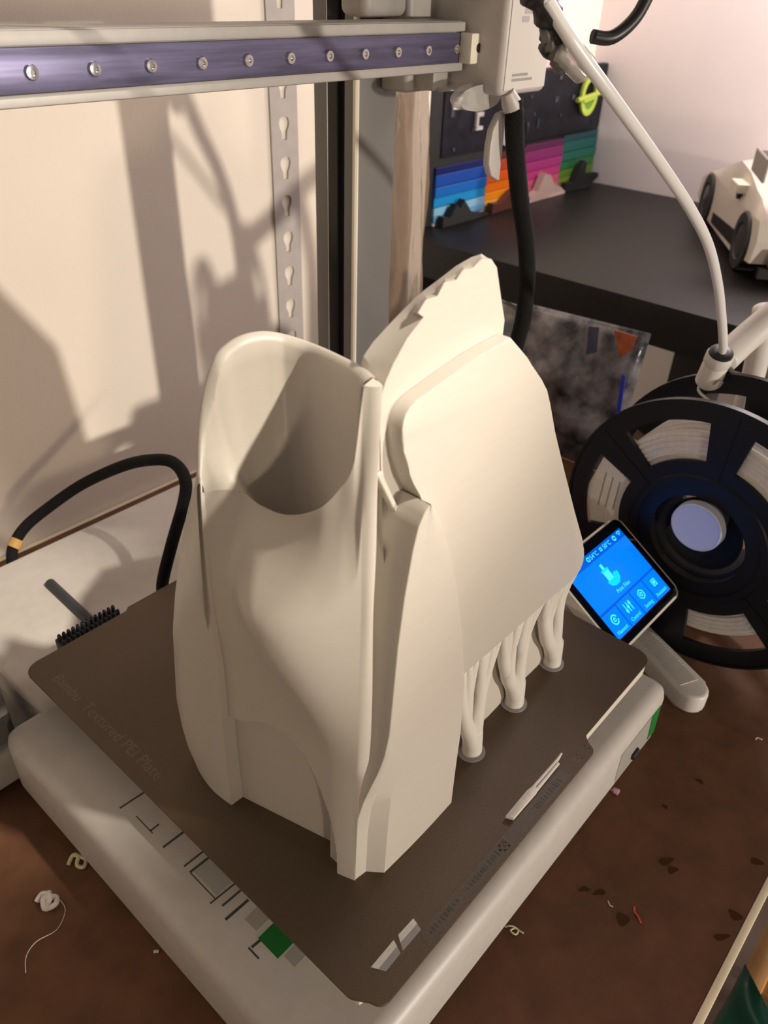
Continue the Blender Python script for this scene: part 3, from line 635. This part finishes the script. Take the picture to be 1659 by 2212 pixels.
# ------------------------------------------------------------------ purge tool on the plate
ts = thing('plastic_scraper', (130, 1.5, 0), 'small white plastic stick tool lying on the front edge of the plate', 'tool')
MB().prism([(107.0, 2.9, 0.1), (108.4, -0.7, 0.1), (128.6, -0.8, 0.1), (130.5, 0.4, 0.1), (130.2, 2.6, 0.1), (126, 3.3, 0.1)], (0, 0, 2.4), 0.5, 2).obj('handle', M_SUP, ts)
MB().tube([(129, 0.2, 1.2), (151, 0.6, 1.2)], [0.9, 0.8], 8).tube([(129, 2.0, 1.5), (152, 2.0, 1.5), (157.5, 2.6, 1.3)], [0.9, 0.8, 0.5], 8).obj('prong', M_SUP, ts)

# ------------------------------------------------------------------ filament scraps on the bench
def scrap(name, label, pts, r, m, grp='filament scraps on the bench'):
    c = Vector(pts[0]); c.z = TABLE
    o = MB().tube(spline(pts, 5), r, 8).obj(name, m, None, angle=180, origin=c); return tag(o, label, 'scrap', grp)
T0 = TABLE
m_scrap_y = mat('scrap_cream', (0.62, 0.58, 0.36), 0.4); m_scrap_w = mat('scrap_white', (0.66, 0.58, 0.55), 0.4)
m_scrap_r = mat('scrap_red', (0.55, 0.06, 0.03), 0.4); m_scrap_p = mat('scrap_pink', (0.62, 0.33, 0.42), 0.35)
scrap('filament_scrap', 'curly yellowish filament scrap beside the left edge of the printer base', [(-30, 185, T0 + 1.2), (-26, 187, T0 + 3), (-24, 184, T0 + 4), (-27, 181, T0 + 2), (-25, 178, T0 + 1.2), (-22, 181, T0 + 1.6), (-25, 185, T0 + 5)], 1.1, m_scrap_y)
scrap('filament_scrap', 'knotted pinkish white filament scrap lying left of the printer', [(-52, 178, T0 + 1.6), (-48, 179, T0 + 3), (-46, 174, T0 + 4), (-50, 171, T0 + 2), (-46, 169, T0 + 3), (-44, 173, T0 + 2), (-49, 175, T0 + 5), (-51, 170, T0 + 3), (-45, 177, T0 + 4)], 1.5, m_scrap_w)
scrap('filament_strand', 'hair-thin pale strand trailing from the knotted scrap left of printer', [(-43, 172, T0 + 0.4), (-44, 164, T0 + 0.4), (-52, 158, T0 + 0.4), (-62, 160, T0 + 0.4), (-69, 157, T0 + 0.4), (-73, 150, T0 + 0.4)], 0.22, m_scrap_w)
scrap('filament_scrap', 'small looped cream filament scrap in front of the printer base', [(104, -10, T0 + .6), (106.5, -12.5, T0 + 1.5), (107.5, -16, T0 + .6), (104.5, -16.5, T0 + 1), (104, -13.5, T0 + 1.5), (107, -14.5, T0 + .6), (108, -19, T0 + .6)], 0.45, m_scrap_y)
scrap('filament_scrap', 'thin curved red filament scrap on the open bench top', [(160, -55, T0 + .5), (157.5, -56.5, T0 + .7), (156.6, -59, T0 + .5), (154.5, -61.5, T0 + .5)], 0.55, m_scrap_r)
scrap('filament_scrap', 'shiny pink filament blob beside the front of printer base', [(217, -10.5, T0 + 1.4), (218, -13, T0 + 1.8), (218.6, -15, T0 + 1.3)], [0.6] * 3 + [1.9] * 4 + [2.0] * 3 + [0.9], m_scrap_p)
scrap('filament_scrap', 'tiny white curl on the bench near the right edge of view', [(318.5, -62, T0 + .4), (320.5, -62, T0 + .6), (321.5, -65, T0 + .4)], 0.4, m_scrap_w)
scrap('filament_scrap', 'tiny pale sliver near the dark stains on the bench', [(153.5, -43, T0 + .4), (152, -45, T0 + .5), (152.5, -46.5, T0 + .4)], 0.35, m_scrap_w)
scrap('filament_scrap', 'tiny pale crumb on the bench below the printer left side', [(-25.4, 112.6, T0 + .6), (-24.5, 111.8, T0 + .8), (-23.6, 111, T0 + .6)], 0.8, m_scrap_w)

# ------------------------------------------------------------------ spool and its holder
SC = Vector((356, 22, 22)); az = math.radians(93.2); ti = -0.05
AX = Vector((math.sin(az) * math.cos(ti), math.cos(az) * math.cos(ti), -math.sin(ti)))     # from the near flange to the far one
SS = Vector((math.cos(az), -math.sin(az), 0)); UU = SS.cross(AX).normalized()
if UU.z < 0: UU = -UU
sp = thing('filament_spool', tuple(SC + AX * 26 - Vector((0, 0, 100))), 'black plastic spool of white filament with windowed flanges', 'spool')
def flange(h, name):
    mb = MB(); t = 3.2
    def P(r, a, w): return SC + AX * (h + w) + (SS * math.sin(a) + UU * math.cos(a)) * r
    radii = [33, 36, 42, 58, 86, 100]
    nseg = 96; win = 6
    def openw(a):
        d = (math.degrees(a) - ROT) % (360 / win); return 9.5 < d < 360 / win - 9.5
    ROT = 3.0
    grid = [[[mb.bm.verts.new(P(r, 2 * math.pi * k / nseg, w)) for k in range(nseg)] for r in radii] for w in (0, t)]
    solid = lambda ri, k: not (ri == 3 and openw(2 * math.pi * (k + .5) / nseg))
    nr = len(radii) - 1
    for ri in range(nr):
        for k in range(nseg):
            if not solid(ri, k): continue
            k2 = (k + 1) % nseg
            mb.bm.faces.new((grid[0][ri][k], grid[0][ri+1][k], grid[0][ri+1][k2], grid[0][ri][k2]))
            mb.bm.faces.new((grid[1][ri][k], grid[1][ri][k2], grid[1][ri+1][k2], grid[1][ri+1][k]))
            if ri == 0 or not solid(ri - 1, k): mb.bm.faces.new((grid[0][ri][k], grid[0][ri][k2], grid[1][ri][k2], grid[1][ri][k]))
            if ri == nr - 1 or not solid(ri + 1, k): mb.bm.faces.new((grid[0][ri+1][k2], grid[0][ri+1][k], grid[1][ri+1][k], grid[1][ri+1][k2]))
            if not solid(ri, (k - 1) % nseg): mb.bm.faces.new((grid[0][ri][k], grid[1][ri][k], grid[1][ri+1][k], grid[0][ri+1][k]))
            if not solid(ri, k2): mb.bm.faces.new((grid[0][ri][k2], grid[0][ri+1][k2], grid[1][ri+1][k2], grid[1][ri][k2]))
    fo = mb.obj(name, M_SPOOL, sp, angle=30)
    # raised rings and spoke lines
    MB().lathe([(98.2, -0.2), (98.2, -0.9), (100, -0.9), (100, 0)], SC + AX * h, AX, 96).obj('rim_bead', M_SPOOL, fo)
    MB().lathe([(43, 0), (43, -1.2), (47.5, -1.2), (48.5, 0)], SC + AX * h, AX, 72).obj('hub_ring', M_SPOOL, fo)
    return fo
f_near = flange(0, 'near_flange'); f_far = flange(49, 'far_flange')
for k in range(6):
    a = math.radians(3 + 60 * k); d = SS * math.sin(a) + UU * math.cos(a); s_ = SS * math.cos(a) - UU * math.sin(a)
    MB().prism([SC + d * 49 + s_ * .5 - AX * .5, SC + d * 49 - s_ * .5 - AX * .5, SC + d * 95 - s_ * .5 - AX * .5, SC + d * 95 + s_ * .5 - AX * .5], AX * .55).obj('spoke_line', M_SPOOL, f_near)
MB().lathe([(33, 0), (33, 8), (31, 9), (31, 44), (33, 45), (33, 52)], SC, AX, 48).obj('core_tube', M_MATBLK, sp)
prof = [(40, 3.3)]
for k in range(22): prof += [(76 + 0.7 * math.sin(k * 1.7), 4.2 + k * 2.0), (75.2 + 0.7 * math.sin(k * 1.7), 5.2 + k * 2.0)]
prof += [(40, 48.8)]
wnd = MB().lathe(prof, SC, AX, 72).obj('filament_winding', M_FIL, sp, angle=50)
for r_ in (62, 65.5, 69, 72.5):
    MB().lathe([(r_ - 1.2, 4.0), (r_ - .4, 2.9), (r_ + .4, 2.9), (r_ + 1.2, 4.0)], SC, AX, 72).obj('filament_coil', M_FIL, wnd)
for a_, m in ((285, M_LABEL),):
    a = math.radians(a_); P = lambda r, aa, w: SC + AX * w + (SS * math.sin(math.radians(aa)) + UU * math.cos(math.radians(aa))) * r
    MB().prism([P(58, 252, 3), P(58, 289, 3), P(84, 291, 3), P(87, 270, 3), P(84, 250, 3)], AX * 0.5).obj('paper_label', M_LABEL, sp)
    for q in range(3): MB().prism([P(64 + q * 6, 262, 2.8), P(64 + q * 6, 284, 2.8), P(65 + q * 6, 284, 2.8), P(65 + q * 6, 262, 2.8)], AX * 0.3).obj('label_print', M_LABELG, sp)
sh = thing('spool_holder', (410, 40, TABLE), 'pale grey plastic spool holder with hub, curved guide arm and ribbed foot', 'spool holder')
HC = SC + UU * 14 - AX * 7
hub = MB().lathe([(0.01, 1.2), (14, 1.2), (15.6, 0.6), (16.4, 0), (17.4, 0.6), (17.6, 6), (14, 8), (12.5, 12), (12.5, 72)], HC, AX, 48).obj('hub_shaft', M_HUB, sh, angle=40)
MB().lathe([(0.01, 16), (24, 16), (26.6, 12), (27.2, 9), (26.2, 9), (25.4, 12), (23, 14.6), (0.01, 14.6)], SC, AX, 48).obj('retaining_ring_dark_disc', M_MATBLK, sh)  # retaining ring plus an added black disc that darkens the deep hub hole
MB().tube(spline([HC + AX * 70, HC + AX * 84 + Vector((0, 4, -8)), (452, 42, -10), (455, 44, -40), (455, 44, TABLE + 8)], 6), 11, 16).obj('stand_post', M_HOLD, sh, angle=180)
MB().box(425, 490, 0, 90, TABLE, TABLE + 12, 5, 3).obj('stand_base', M_HOLD, sh, angle=60)
# ribbed foot bar next to the screen
fa, fb = Vector((318.8, -14.6, -64)), Vector((341, 30, -64)); fd = (fb - fa).normalized(); fn = Vector((-fd.y, fd.x, 0)); hw = 11
pts = [fb + fd * 22 + fn * hw, fb + fd * 22 - fn * hw] + [fa + (fn * math.cos(math.radians(180 - 180 * k / 10)) - fd * math.sin(math.radians(180 * k / 10))) * hw for k in range(11)]
foot = MB().prism([Vector((p.x, p.y, TABLE)) for p in pts], (0, 0, 15.5), 2.5, 3).obj('foot_bar', M_HOLD, sh, angle=60)
for k in range(30):
    c = fa + fd * (4 + k * 1.9); c.z = TABLE + 15.5
    MB().prism([c + fn * 7.5 - fd * .45, c - fn * 7.5 - fd * .45, c - fn * 7.5 + fd * .45, c + fn * 7.5 + fd * .45], (0, 0, 0.5)).obj('grip_rib', M_HOLD, foot)
MB().box(340, 440, 34, 60, TABLE, TABLE + 9, 3, 2).obj('foot_link', M_HOLD, sh)
# guide
G = Vector((396, 54, 124)); gd = Vector((-0.26, -0.20, 0.94)).normalized()
gb = MB().lathe([(0.01, -15), (6.0, -15), (8.2, -12.5), (8.2, 2), (7.6, 3.5), (8.6, 5), (8.6, 11), (8.0, 12), (6.4, 12), (6.4, 9)], G, gd, 28).obj('tube_guide', M_HOLD, sh, angle=40)
MB().lathe([(6.3, 9), (7.6, 12.2), (7.6, 13.6), (6.6, 14.4), (3.0, 14.4), (3.0, 8)], G, gd, 28).obj('guide_collet', M_BLACK, sh, angle=40)
MB().prism([G + Vector((-6.8, -5.0, -9)), G + Vector((-4.2, -7.6, -10)), G + Vector((-2.2, -8.4, -6.5)), G + Vector((-5.2, -6.8, -5.5))], (0.3, -0.6, 0)).obj('guide_slot', M_GREYP, gb)
MB().tube(spline([G + Vector((6, -2, 4)), (424, 48, 138), (448, 40, 152), (478, 30, 166), (500, 26, 168), (512, 24, 150)], 6), 9.5, 18).obj('guide_arm', M_HOLD, sh, angle=180)
MB().tube([(512, 24, 160), (490, 30, 60), (456, 40, -40)], 9.5, 16).obj('guide_post', M_HOLD, sh, angle=180)
MB().tube(spline([(455, 50, 150), (464, 48, 120), (470, 47, 80), (468, 46, 10), (458, 45, -50)], 5), 8, 16).obj('side_post', M_HOLD, sh, angle=180)
tb = MB().tube(spline([(192, 89.2, 322.4), (197.3, 83.9, 314.2), (204, 79.4, 306.5), (225.1, 70.9, 288.5), (261.4, 63.9, 263.6), (297.3, 57.6, 238.2), (325.9, 53.9, 215.7), (347.4, 51, 191.8), (366, 49.5, 168), (381, 49.5, 150), (391.5, 50.8, 138), (396, 54, 124)], 8), 2.7, 14)
pts = spline([(-36, 190, 350), (-20, 182, 392), (50, 158, 398), (130, 122, 372), (172, 101, 342), (192, 89.2, 322.4)], 8)
tb.tube(pts, 2.7, 14)
tag(tb.obj('filament_tube', M_PTFE, None, angle=180, origin=(396, 54, 125)), 'white guide tube curving down from the top to the spool holder', 'tube')
fs_ = MB().tube(spline([G - gd * 13, G - gd * 17 + Vector((-6, 0, -3)), SC + AX * 24 + SS * 10 + UU * 76, SC + AX * 23 - SS * 14 + UU * 74.5], 6), 1.0, 8)
tag(fs_.obj('filament_strand', M_FIL, None, angle=180, origin=G), 'single white filament strand running from the guide into the spool', 'filament')
# cable bundle clip on the tube, upper right
cc = thing('cable_bundle', (205, 80, 306), 'blurred dark cable bundle and clear clip holding the white tube', 'cable')
MB().tube(spline([(188, 94, 326), (196, 90, 318), (203, 90, 310), (205, 92, 304)], 5), [5, 6, 5, 4] * 4, 12).obj('cable_sleeve', M_BLACK, cc, angle=180)
for q in range(5):
    p = Vector((196 + q * 2.4, 92 - q * 1.0, 311 - q * 2.3)); MB().lathe([(0.01, 0), (3.4, 0), (3.8, 2), (2.4, 4), (0.01, 4)], p, (0.5, -0.6, 0.3 - 0.25 * q), 12).obj('sleeve_bead', mat('grey_brown_plastic', (0.10, 0.09, 0.08), 0.45), cc)
MB().box(-8, 9, -3, 4, -6, 5, 2, 3, Matrix.Translation((207.5, 83, 304.5)) @ Matrix.Rotation(0.7, 4, 'Y') @ Matrix.Rotation(-0.5, 4, 'Z')).obj('tube_clip', M_CLEAR, cc, angle=60)
MB().tube(spline([(214, 80, 311), (221, 75, 311), (230, 71, 318), (236, 69, 330)], 6), 2.6, 10).obj('cable_tail', M_BLACK, cc, angle=180)

# ------------------------------------------------------------------ black side table in the corner
lk = thing('side_table', (1060, 390, FLOOR), 'black-brown square side table carrying a display board and toy car', 'table')
MB().box(790, 1342, 130, 664, -33, 18, 1, 2).obj('tabletop', M_LACK, lk)
for lx in (792, 1290):
    for ly in (172, 612):
        MB().box(lx, lx + 50, ly, ly + 50, FLOOR, -33, 1, 2).obj('leg', M_LACK, lk)
# striped display board
bd = thing('display_board', (1090, 655, 18), 'black display board with blue, orange, magenta and green striped panels', 'display board')
MB().box(843, 1338, 655, 667, 18, 214, 1.5, 2).obj('backboard', M_MATBLK, bd)
MB().box(870, 1333, 652.5, 655, 112, 211).obj('dark_field', mat('navy_black_gloss', (0.008, 0.008, 0.014), 0.45, spec=0.2, noise=0.4, nscale=40), bd)
cols = {'blue': [(10, 24, 84), (20, 66, 150), (18, 92, 172), (24, 128, 188), (120, 172, 200), (96, 148, 190), (200, 196, 180)],
        'orange': [(96, 40, 28), (190, 72, 26), (226, 92, 10), (238, 118, 4), (244, 150, 8), (236, 176, 70), (224, 160, 60)],
        'magenta': [(92, 22, 74), (138, 34, 106), (166, 46, 124), (186, 58, 126), (196, 86, 122), (190, 110, 120), (206, 170, 165)],
        'green': [(8, 66, 74), (6, 92, 86), (10, 100, 84), (40, 110, 60), (86, 124, 40), (112, 136, 50), (150, 160, 110)]}
for nm, u0, u1 in (('blue', 858, 988), ('orange', 988, 1094), ('magenta', 1094, 1212), ('green', 1212, 1332)):
    zt = 100 + (u0 - 858) * 0.025; c = cols[nm]; hts = [10, 16, 14, 14, 12, 8, 7]
    for k in range(7):
        z1 = zt; z0 = zt - hts[k]; zt = z0 - (0.9 if k % 2 else 0.4)
        MB().box(u0, u1, 650.5 - (k % 3) * 0.8, 655, z0, z1, 0.6, 1).obj(nm + '_strip', mat('board_%s_%d' % (nm, k), lin(c[k]), 0.35), bd)
for q in ((886, 900, 174, 184), (893, 911, 184, 189), (945, 962, 160, 166), (945, 951, 145, 160), (945, 962, 142, 147)):
    MB().box(q[0], q[1], 648, 655, q[2], q[3], 0.5, 1).obj('white_piece', mat('board_white', (0.62, 0.6, 0.58), 0.3), bd)
for i in range(26):
    u = random.uniform(872, 1325); z = random.uniform(118, 205)
    MB().box(u, u + random.uniform(3, 9), 651, 653, z, z + random.uniform(4, 14), 0.3, 1).obj('dark_piece', mat('board_piece_%d' % (i % 3), ((0.06, 0.065, 0.10), (0.03, 0.032, 0.05), (0.02, 0.02, 0.03))[i % 3], 0.25), bd)
MB().lathe([(0.01, 0), (24, 0), (24, 4), (0.01, 4)], (1034, 648, 136), (0, 1, 0), 36).obj('pale_disc', mat('board_pale', (0.45, 0.47, 0.50), 0.3), bd)
mg = mat('board_lime', (0.45, 0.56, 0.08), 0.3)
MB().loft([[(1268 + r_ * 0.86 * math.cos(t), 644 + d, 169 + r_ * math.sin(t)) for r_, d in ((22, 0), (32, 0), (32, 5), (22, 5))] for t in [2 * math.pi * k / 30 for k in range(31)]], True, False).obj('lime_ring', mg, bd)
MB().box(1246, 1290, 641, 647, 160, 169, 2, 2, Matrix.Translation((1268, 644, 165)) @ Matrix.Rotation(-0.12, 4, 'Y') @ Matrix.Translation((-1268, -644, -165))).tube([(1226, 644, 164), (1312, 644, 172)], 4, 10).obj('lime_bar', mg, bd)
MB().prism([(1250, 646, 158), (1286, 646, 160), (1282, 646, 148), (1268, 646, 143), (1254, 646, 147)], (0, 3, 0)).obj('green_crescent', mat('board_green', (0.12, 0.30, 0.02), 0.3), bd)
for nm, pl_, m in (('mountain_piece', [(862, 18), (862, 34), (880, 30), (892, 48), (902, 40), (912, 52), (930, 32), (950, 26), (980, 22), (980, 18)], M_MATBLK),
                  ('mountain_piece', [(1096, 18), (1100, 28), (1122, 34), (1138, 62), (1150, 48), (1158, 56), (1172, 38), (1196, 32), (1214, 22), (1214, 18)], mat('board_rose', (0.52, 0.38, 0.34), 0.4)),
                  ('mountain_piece', [(1214, 18), (1216, 34), (1244, 32), (1256, 54), (1270, 66), (1280, 60), (1276, 42), (1330, 38), (1330, 30), (1296, 18)], M_MATBLK),
                  ('mountain_piece', [(990, 18), (990, 34), (1016, 30), (1040, 44), (1060, 52), (1092, 40), (1092, 18)], mat('board_rust', (0.10, 0.03, 0.02), 0.5))):
    MB().prism([(u, 634, z) for u, z in pl_], (0, 12, 0), 0.8, 1).obj(nm, m, bd)
pk = MB().box(1150, 1300, 668, 686, 18, 232, 4, 2)
tag(pk.obj('pink_box', mat('pink_card', (0.72, 0.42, 0.44), 0.5, noise=0.25, nscale=30), None, origin=(1225, 677, 18)), 'pink and white box standing behind the black display board', 'box')
# clear plastic bag, enlarged and darkened as shade on the wall by the column
cb = MB(); rows_ = []
for k in range(17):
    z = -30 + 320 * k / 16
    rows_.append([(500 + 78 * i / 12 + (1 - k / 16) * 8, 448 - 10 * math.sin(math.pi * i / 12) * (0.5 + 0.5 * math.sin(math.pi * (k + 1) / 19)) + 3.5 * math.sin(i * 1.9 + k * .8), z) for i in range(13)])
cb.grid(rows_)
cb.grid([[(x, 468 + 1.5 * math.sin(x * .3 + z * .05), z) for x, y, z in r] for r in rows_])
bmesh.ops.remove_doubles(cb.bm, verts=cb.bm.verts[:], dist=0.01)
tag(cb.obj('plastic_bag', M_FILM, None, angle=180, origin=(534, 468, 180)), 'crinkled clear plastic bag hanging on the wall beside the printer column', 'bag')
# foil bag on the bench behind the spool
def pillow(name, quad, bulge, m, lab, cat, nx=14, nz=16, seed=1):
    rnd = random.Random(seed); a, b, c, d = [Vector(q) for q in quad]      # a,b bottom; c,d top (same order)
    nrm = (b - a).cross(d - a).normalized(); mb = MB()
    for sg in (1, -1):
        rws_ = []
        for k in range(nz + 1):
            r_ = []
            for i in range(nx + 1):
                u, v = i / nx, k / nz; p = a.lerp(b, u).lerp(d.lerp(c, u), v)
                e = (math.sin(math.pi * u) * math.sin(math.pi * v)) ** 0.6
                r_.append(p + nrm * sg * e * (bulge + 3.0 * math.sin(u * 9 + v * 5 + seed) + 2.0 * math.sin(v * 17 - u * 6) + rnd.uniform(-1.2, 1.2)))
            rws_.append(r_)
        mb.grid(rws_)
    bmesh.ops.remove_doubles(mb.bm, verts=mb.bm.verts[:], dist=0.01)
    o = mb.obj(name, m, None, angle=180, origin=(a + b) / 2); return tag(o, lab, cat)
fb_ = pillow('foil_bag', [(548, 285, TABLE), (550, 170, TABLE + 1), (556, 163, 72), (556, 300, 66)], 14, M_FOIL, 'crumpled silver foil bag standing on the bench behind the spool', 'bag')
def decal_on(parent, pts, m, name):
    MB().prism(pts, (-0.6, 0, 0)).obj(name, m, parent, origin=Vector(parent.location) / S)
decal_on(fb_, [(538, 190, 73), (538, 168, 73), (536, 170, 60), (535, 178, 50), (535, 183, 62)], M_BAGO, 'orange_print')
decal_on(fb_, [(533, 172, 38), (533, 168, 36), (533, 165, 0), (533, 169, -4)], M_BAGB, 'blue_print')
decal_on(fb_, [(536, 214, 70), (536, 204, 72), (533, 200, 50), (533, 210, 44)], mat('navy_print_film', (0.03, 0.04, 0.10), 0.2), 'navy_print')
pillow('foil_bag', [(600, 420, TABLE), (602, 330, TABLE + 1), (606, 325, 40), (606, 425, 48)], 10, mat('dark_foil', (0.30, 0.29, 0.30), 0.2, metal=0.7, noise=0.5, nscale=30), 'smaller dark foil bag standing behind the white print fin', 'bag', seed=4)

# ------------------------------------------------------------------ toy car on the black table
tc_o = Vector((985, 236, 18)); tf = Vector((0.84, 0.54, 0)).normalized(); tr_ = Vector((tf.y, -tf.x, 0))
toy = thing('toy_car', tuple(tc_o + tf * 140 + tr_ * 80), 'white brick-built toy sports car with black wheels and rear wing', 'toy car')
def TP(f, r, z): return tc_o + tf * f + tr_ * r + Vector((0, 0, z))
side = [(-40, 24), (-48, 52), (-36, 78), (10, 92), (40, 96), (90, 108), (150, 112), (210, 96), (280, 76), (330, 56), (338, 28), (300, 14), (240, 12), (60, 12)]
mb = MB(); mb.loft([[TP(f, 8, z) for f, z in side], [TP(f, 0, min(z, 74)) for f, z in side], [TP(f, 0, min(z, 70)) for f, z in side]][::-1] + [[TP(f, 30, z * 1.0 + (4 if z > 80 else 0)) for f, z in side], [TP(f, 150, z + (4 if z > 80 else 0)) for f, z in side], [TP(f, 176, min(z, 74)) for f, z in side]])
mb.obj('car_body', M_TOYW, toy, angle=25)
for f in (18, 262):
    for r_, sg in ((-2, -1), (178, 1)):
        w = MB().lathe([(0.01, 0), (22, 0), (24, 2), (35, 2), (37, 0), (37, -22), (0.01, -22)], TP(f, r_, 37), tr_ * sg, 32).obj('wheel', M_TYRE, toy)
        MB().lathe([(0.01, 3), (5, 3), (20, 1), (20, 0)], TP(f, r_, 37), tr_ * sg, 10).obj('hub_cap', mat('toy_hub', (0.10, 0.10, 0.11), 0.3, metal=0.6), w)
wing = MB().prism([TP(-52, -14, 140), TP(-8, -14, 146), TP(-8, -14, 150), TP(-52, -14, 144)], tr_ * 210).obj('rear_wing', mat('toy_black', (0.012, 0.012, 0.014), 0.3), toy)
MB().prism([TP(-58, -18, 122), TP(0, -18, 126), TP(0, -18, 152), TP(-58, -18, 148)], tr_ * 4, 1, 1).obj('wing_end_plate', M_GREYP, wing)
MB().prism([TP(-30, 34, 90), TP(10, 34, 92), TP(-10, 34, 142), TP(-30, 34, 142)], tr_ * 8, 1, 1).obj('wing_strut', M_TOYW, toy)
MB().prism([TP(60, 40, 98), TP(190, 40, 102), TP(160, 48, 136), TP(90, 48, 138)], tr_ * 90).obj('cabin', M_BLACK, toy)
MB().prism([TP(-20, 60, 96), TP(30, 60, 98), TP(30, 70, 128), TP(-10, 70, 118)], tr_ * 60).obj('engine_cover', M_TOYO, toy)
MB().box(0, 40, -4, 26, 0, 12, 1, 1, Matrix.Translation(TP(70, -6, 84)) @ Matrix(((tf.x, tr_.x, 0, 0), (tf.y, tr_.y, 0, 0), (0, 0, 1, 0), (0, 0, 0, 1)))).obj('side_brick', M_CREAM, toy)
MB().tube([TP(84, -4, 80), TP(84, 4, 80)], 5, 10).obj('side_stud', M_BLACK, toy)
MB().prism([TP(-49, 20, 24), TP(-49, 20, 44), TP(-49, 150, 44), TP(-49, 150, 24)], tf * -4).obj('tail_panel', M_TOYR, toy)
MB().prism([TP(-46, 10, 10), TP(-46, 10, 22), TP(-46, 160, 22), TP(-46, 160, 10)], tf * -10).obj('diffuser', M_BLACK, toy)
MB().prism([TP(58, -1.5, 20), TP(200, -1.5, 16), TP(200, -1.5, 30), TP(58, -1.5, 40)], tr_ * 3).obj('side_skirt', M_BLACK, toy)

# ------------------------------------------------------------------ things below the bench edge
ck = thing('wooden_crate', (330, -190, FLOOR), 'oak-coloured wooden crate standing below the bench edge', 'crate')
for k in range(5): MB().box(270 + k * 27, 295 + k * 27, -420, -128, -250, -238, 1, 2).obj('plank', M_WOOD, ck)
MB().box(268, 408, -132, -120, -300, -236, 1, 2).obj('crate_side', mat('oak_edge', (0.72, 0.40, 0.17), 0.5, noise=0.15, nscale=30), ck)
for cxx in (272, 396):
    for cyy in (-410, -145): MB().box(cxx, cxx + 12, cyy, cyy + 12, FLOOR, -250).obj('corner_post', M_WOOD, ck)
pillow('satin_cloth', [(205, -180, FLOOR), (258, -122, FLOOR), (240, -114, -178), (200, -168, -185)], 18, M_TEAL, 'teal satin cloth bundle hanging below the bench edge', 'cloth', seed=3)
rk = MB().box(300, 640, -118, -112, -190, -165, 1, 1).box(300, 640, -118, -80, -166, -163)
tag(rk.obj('lower_beam', M_STEEL, None, origin=(470, -115, -190)), 'grey steel lower rack beam seen past the bench edge', 'beam')
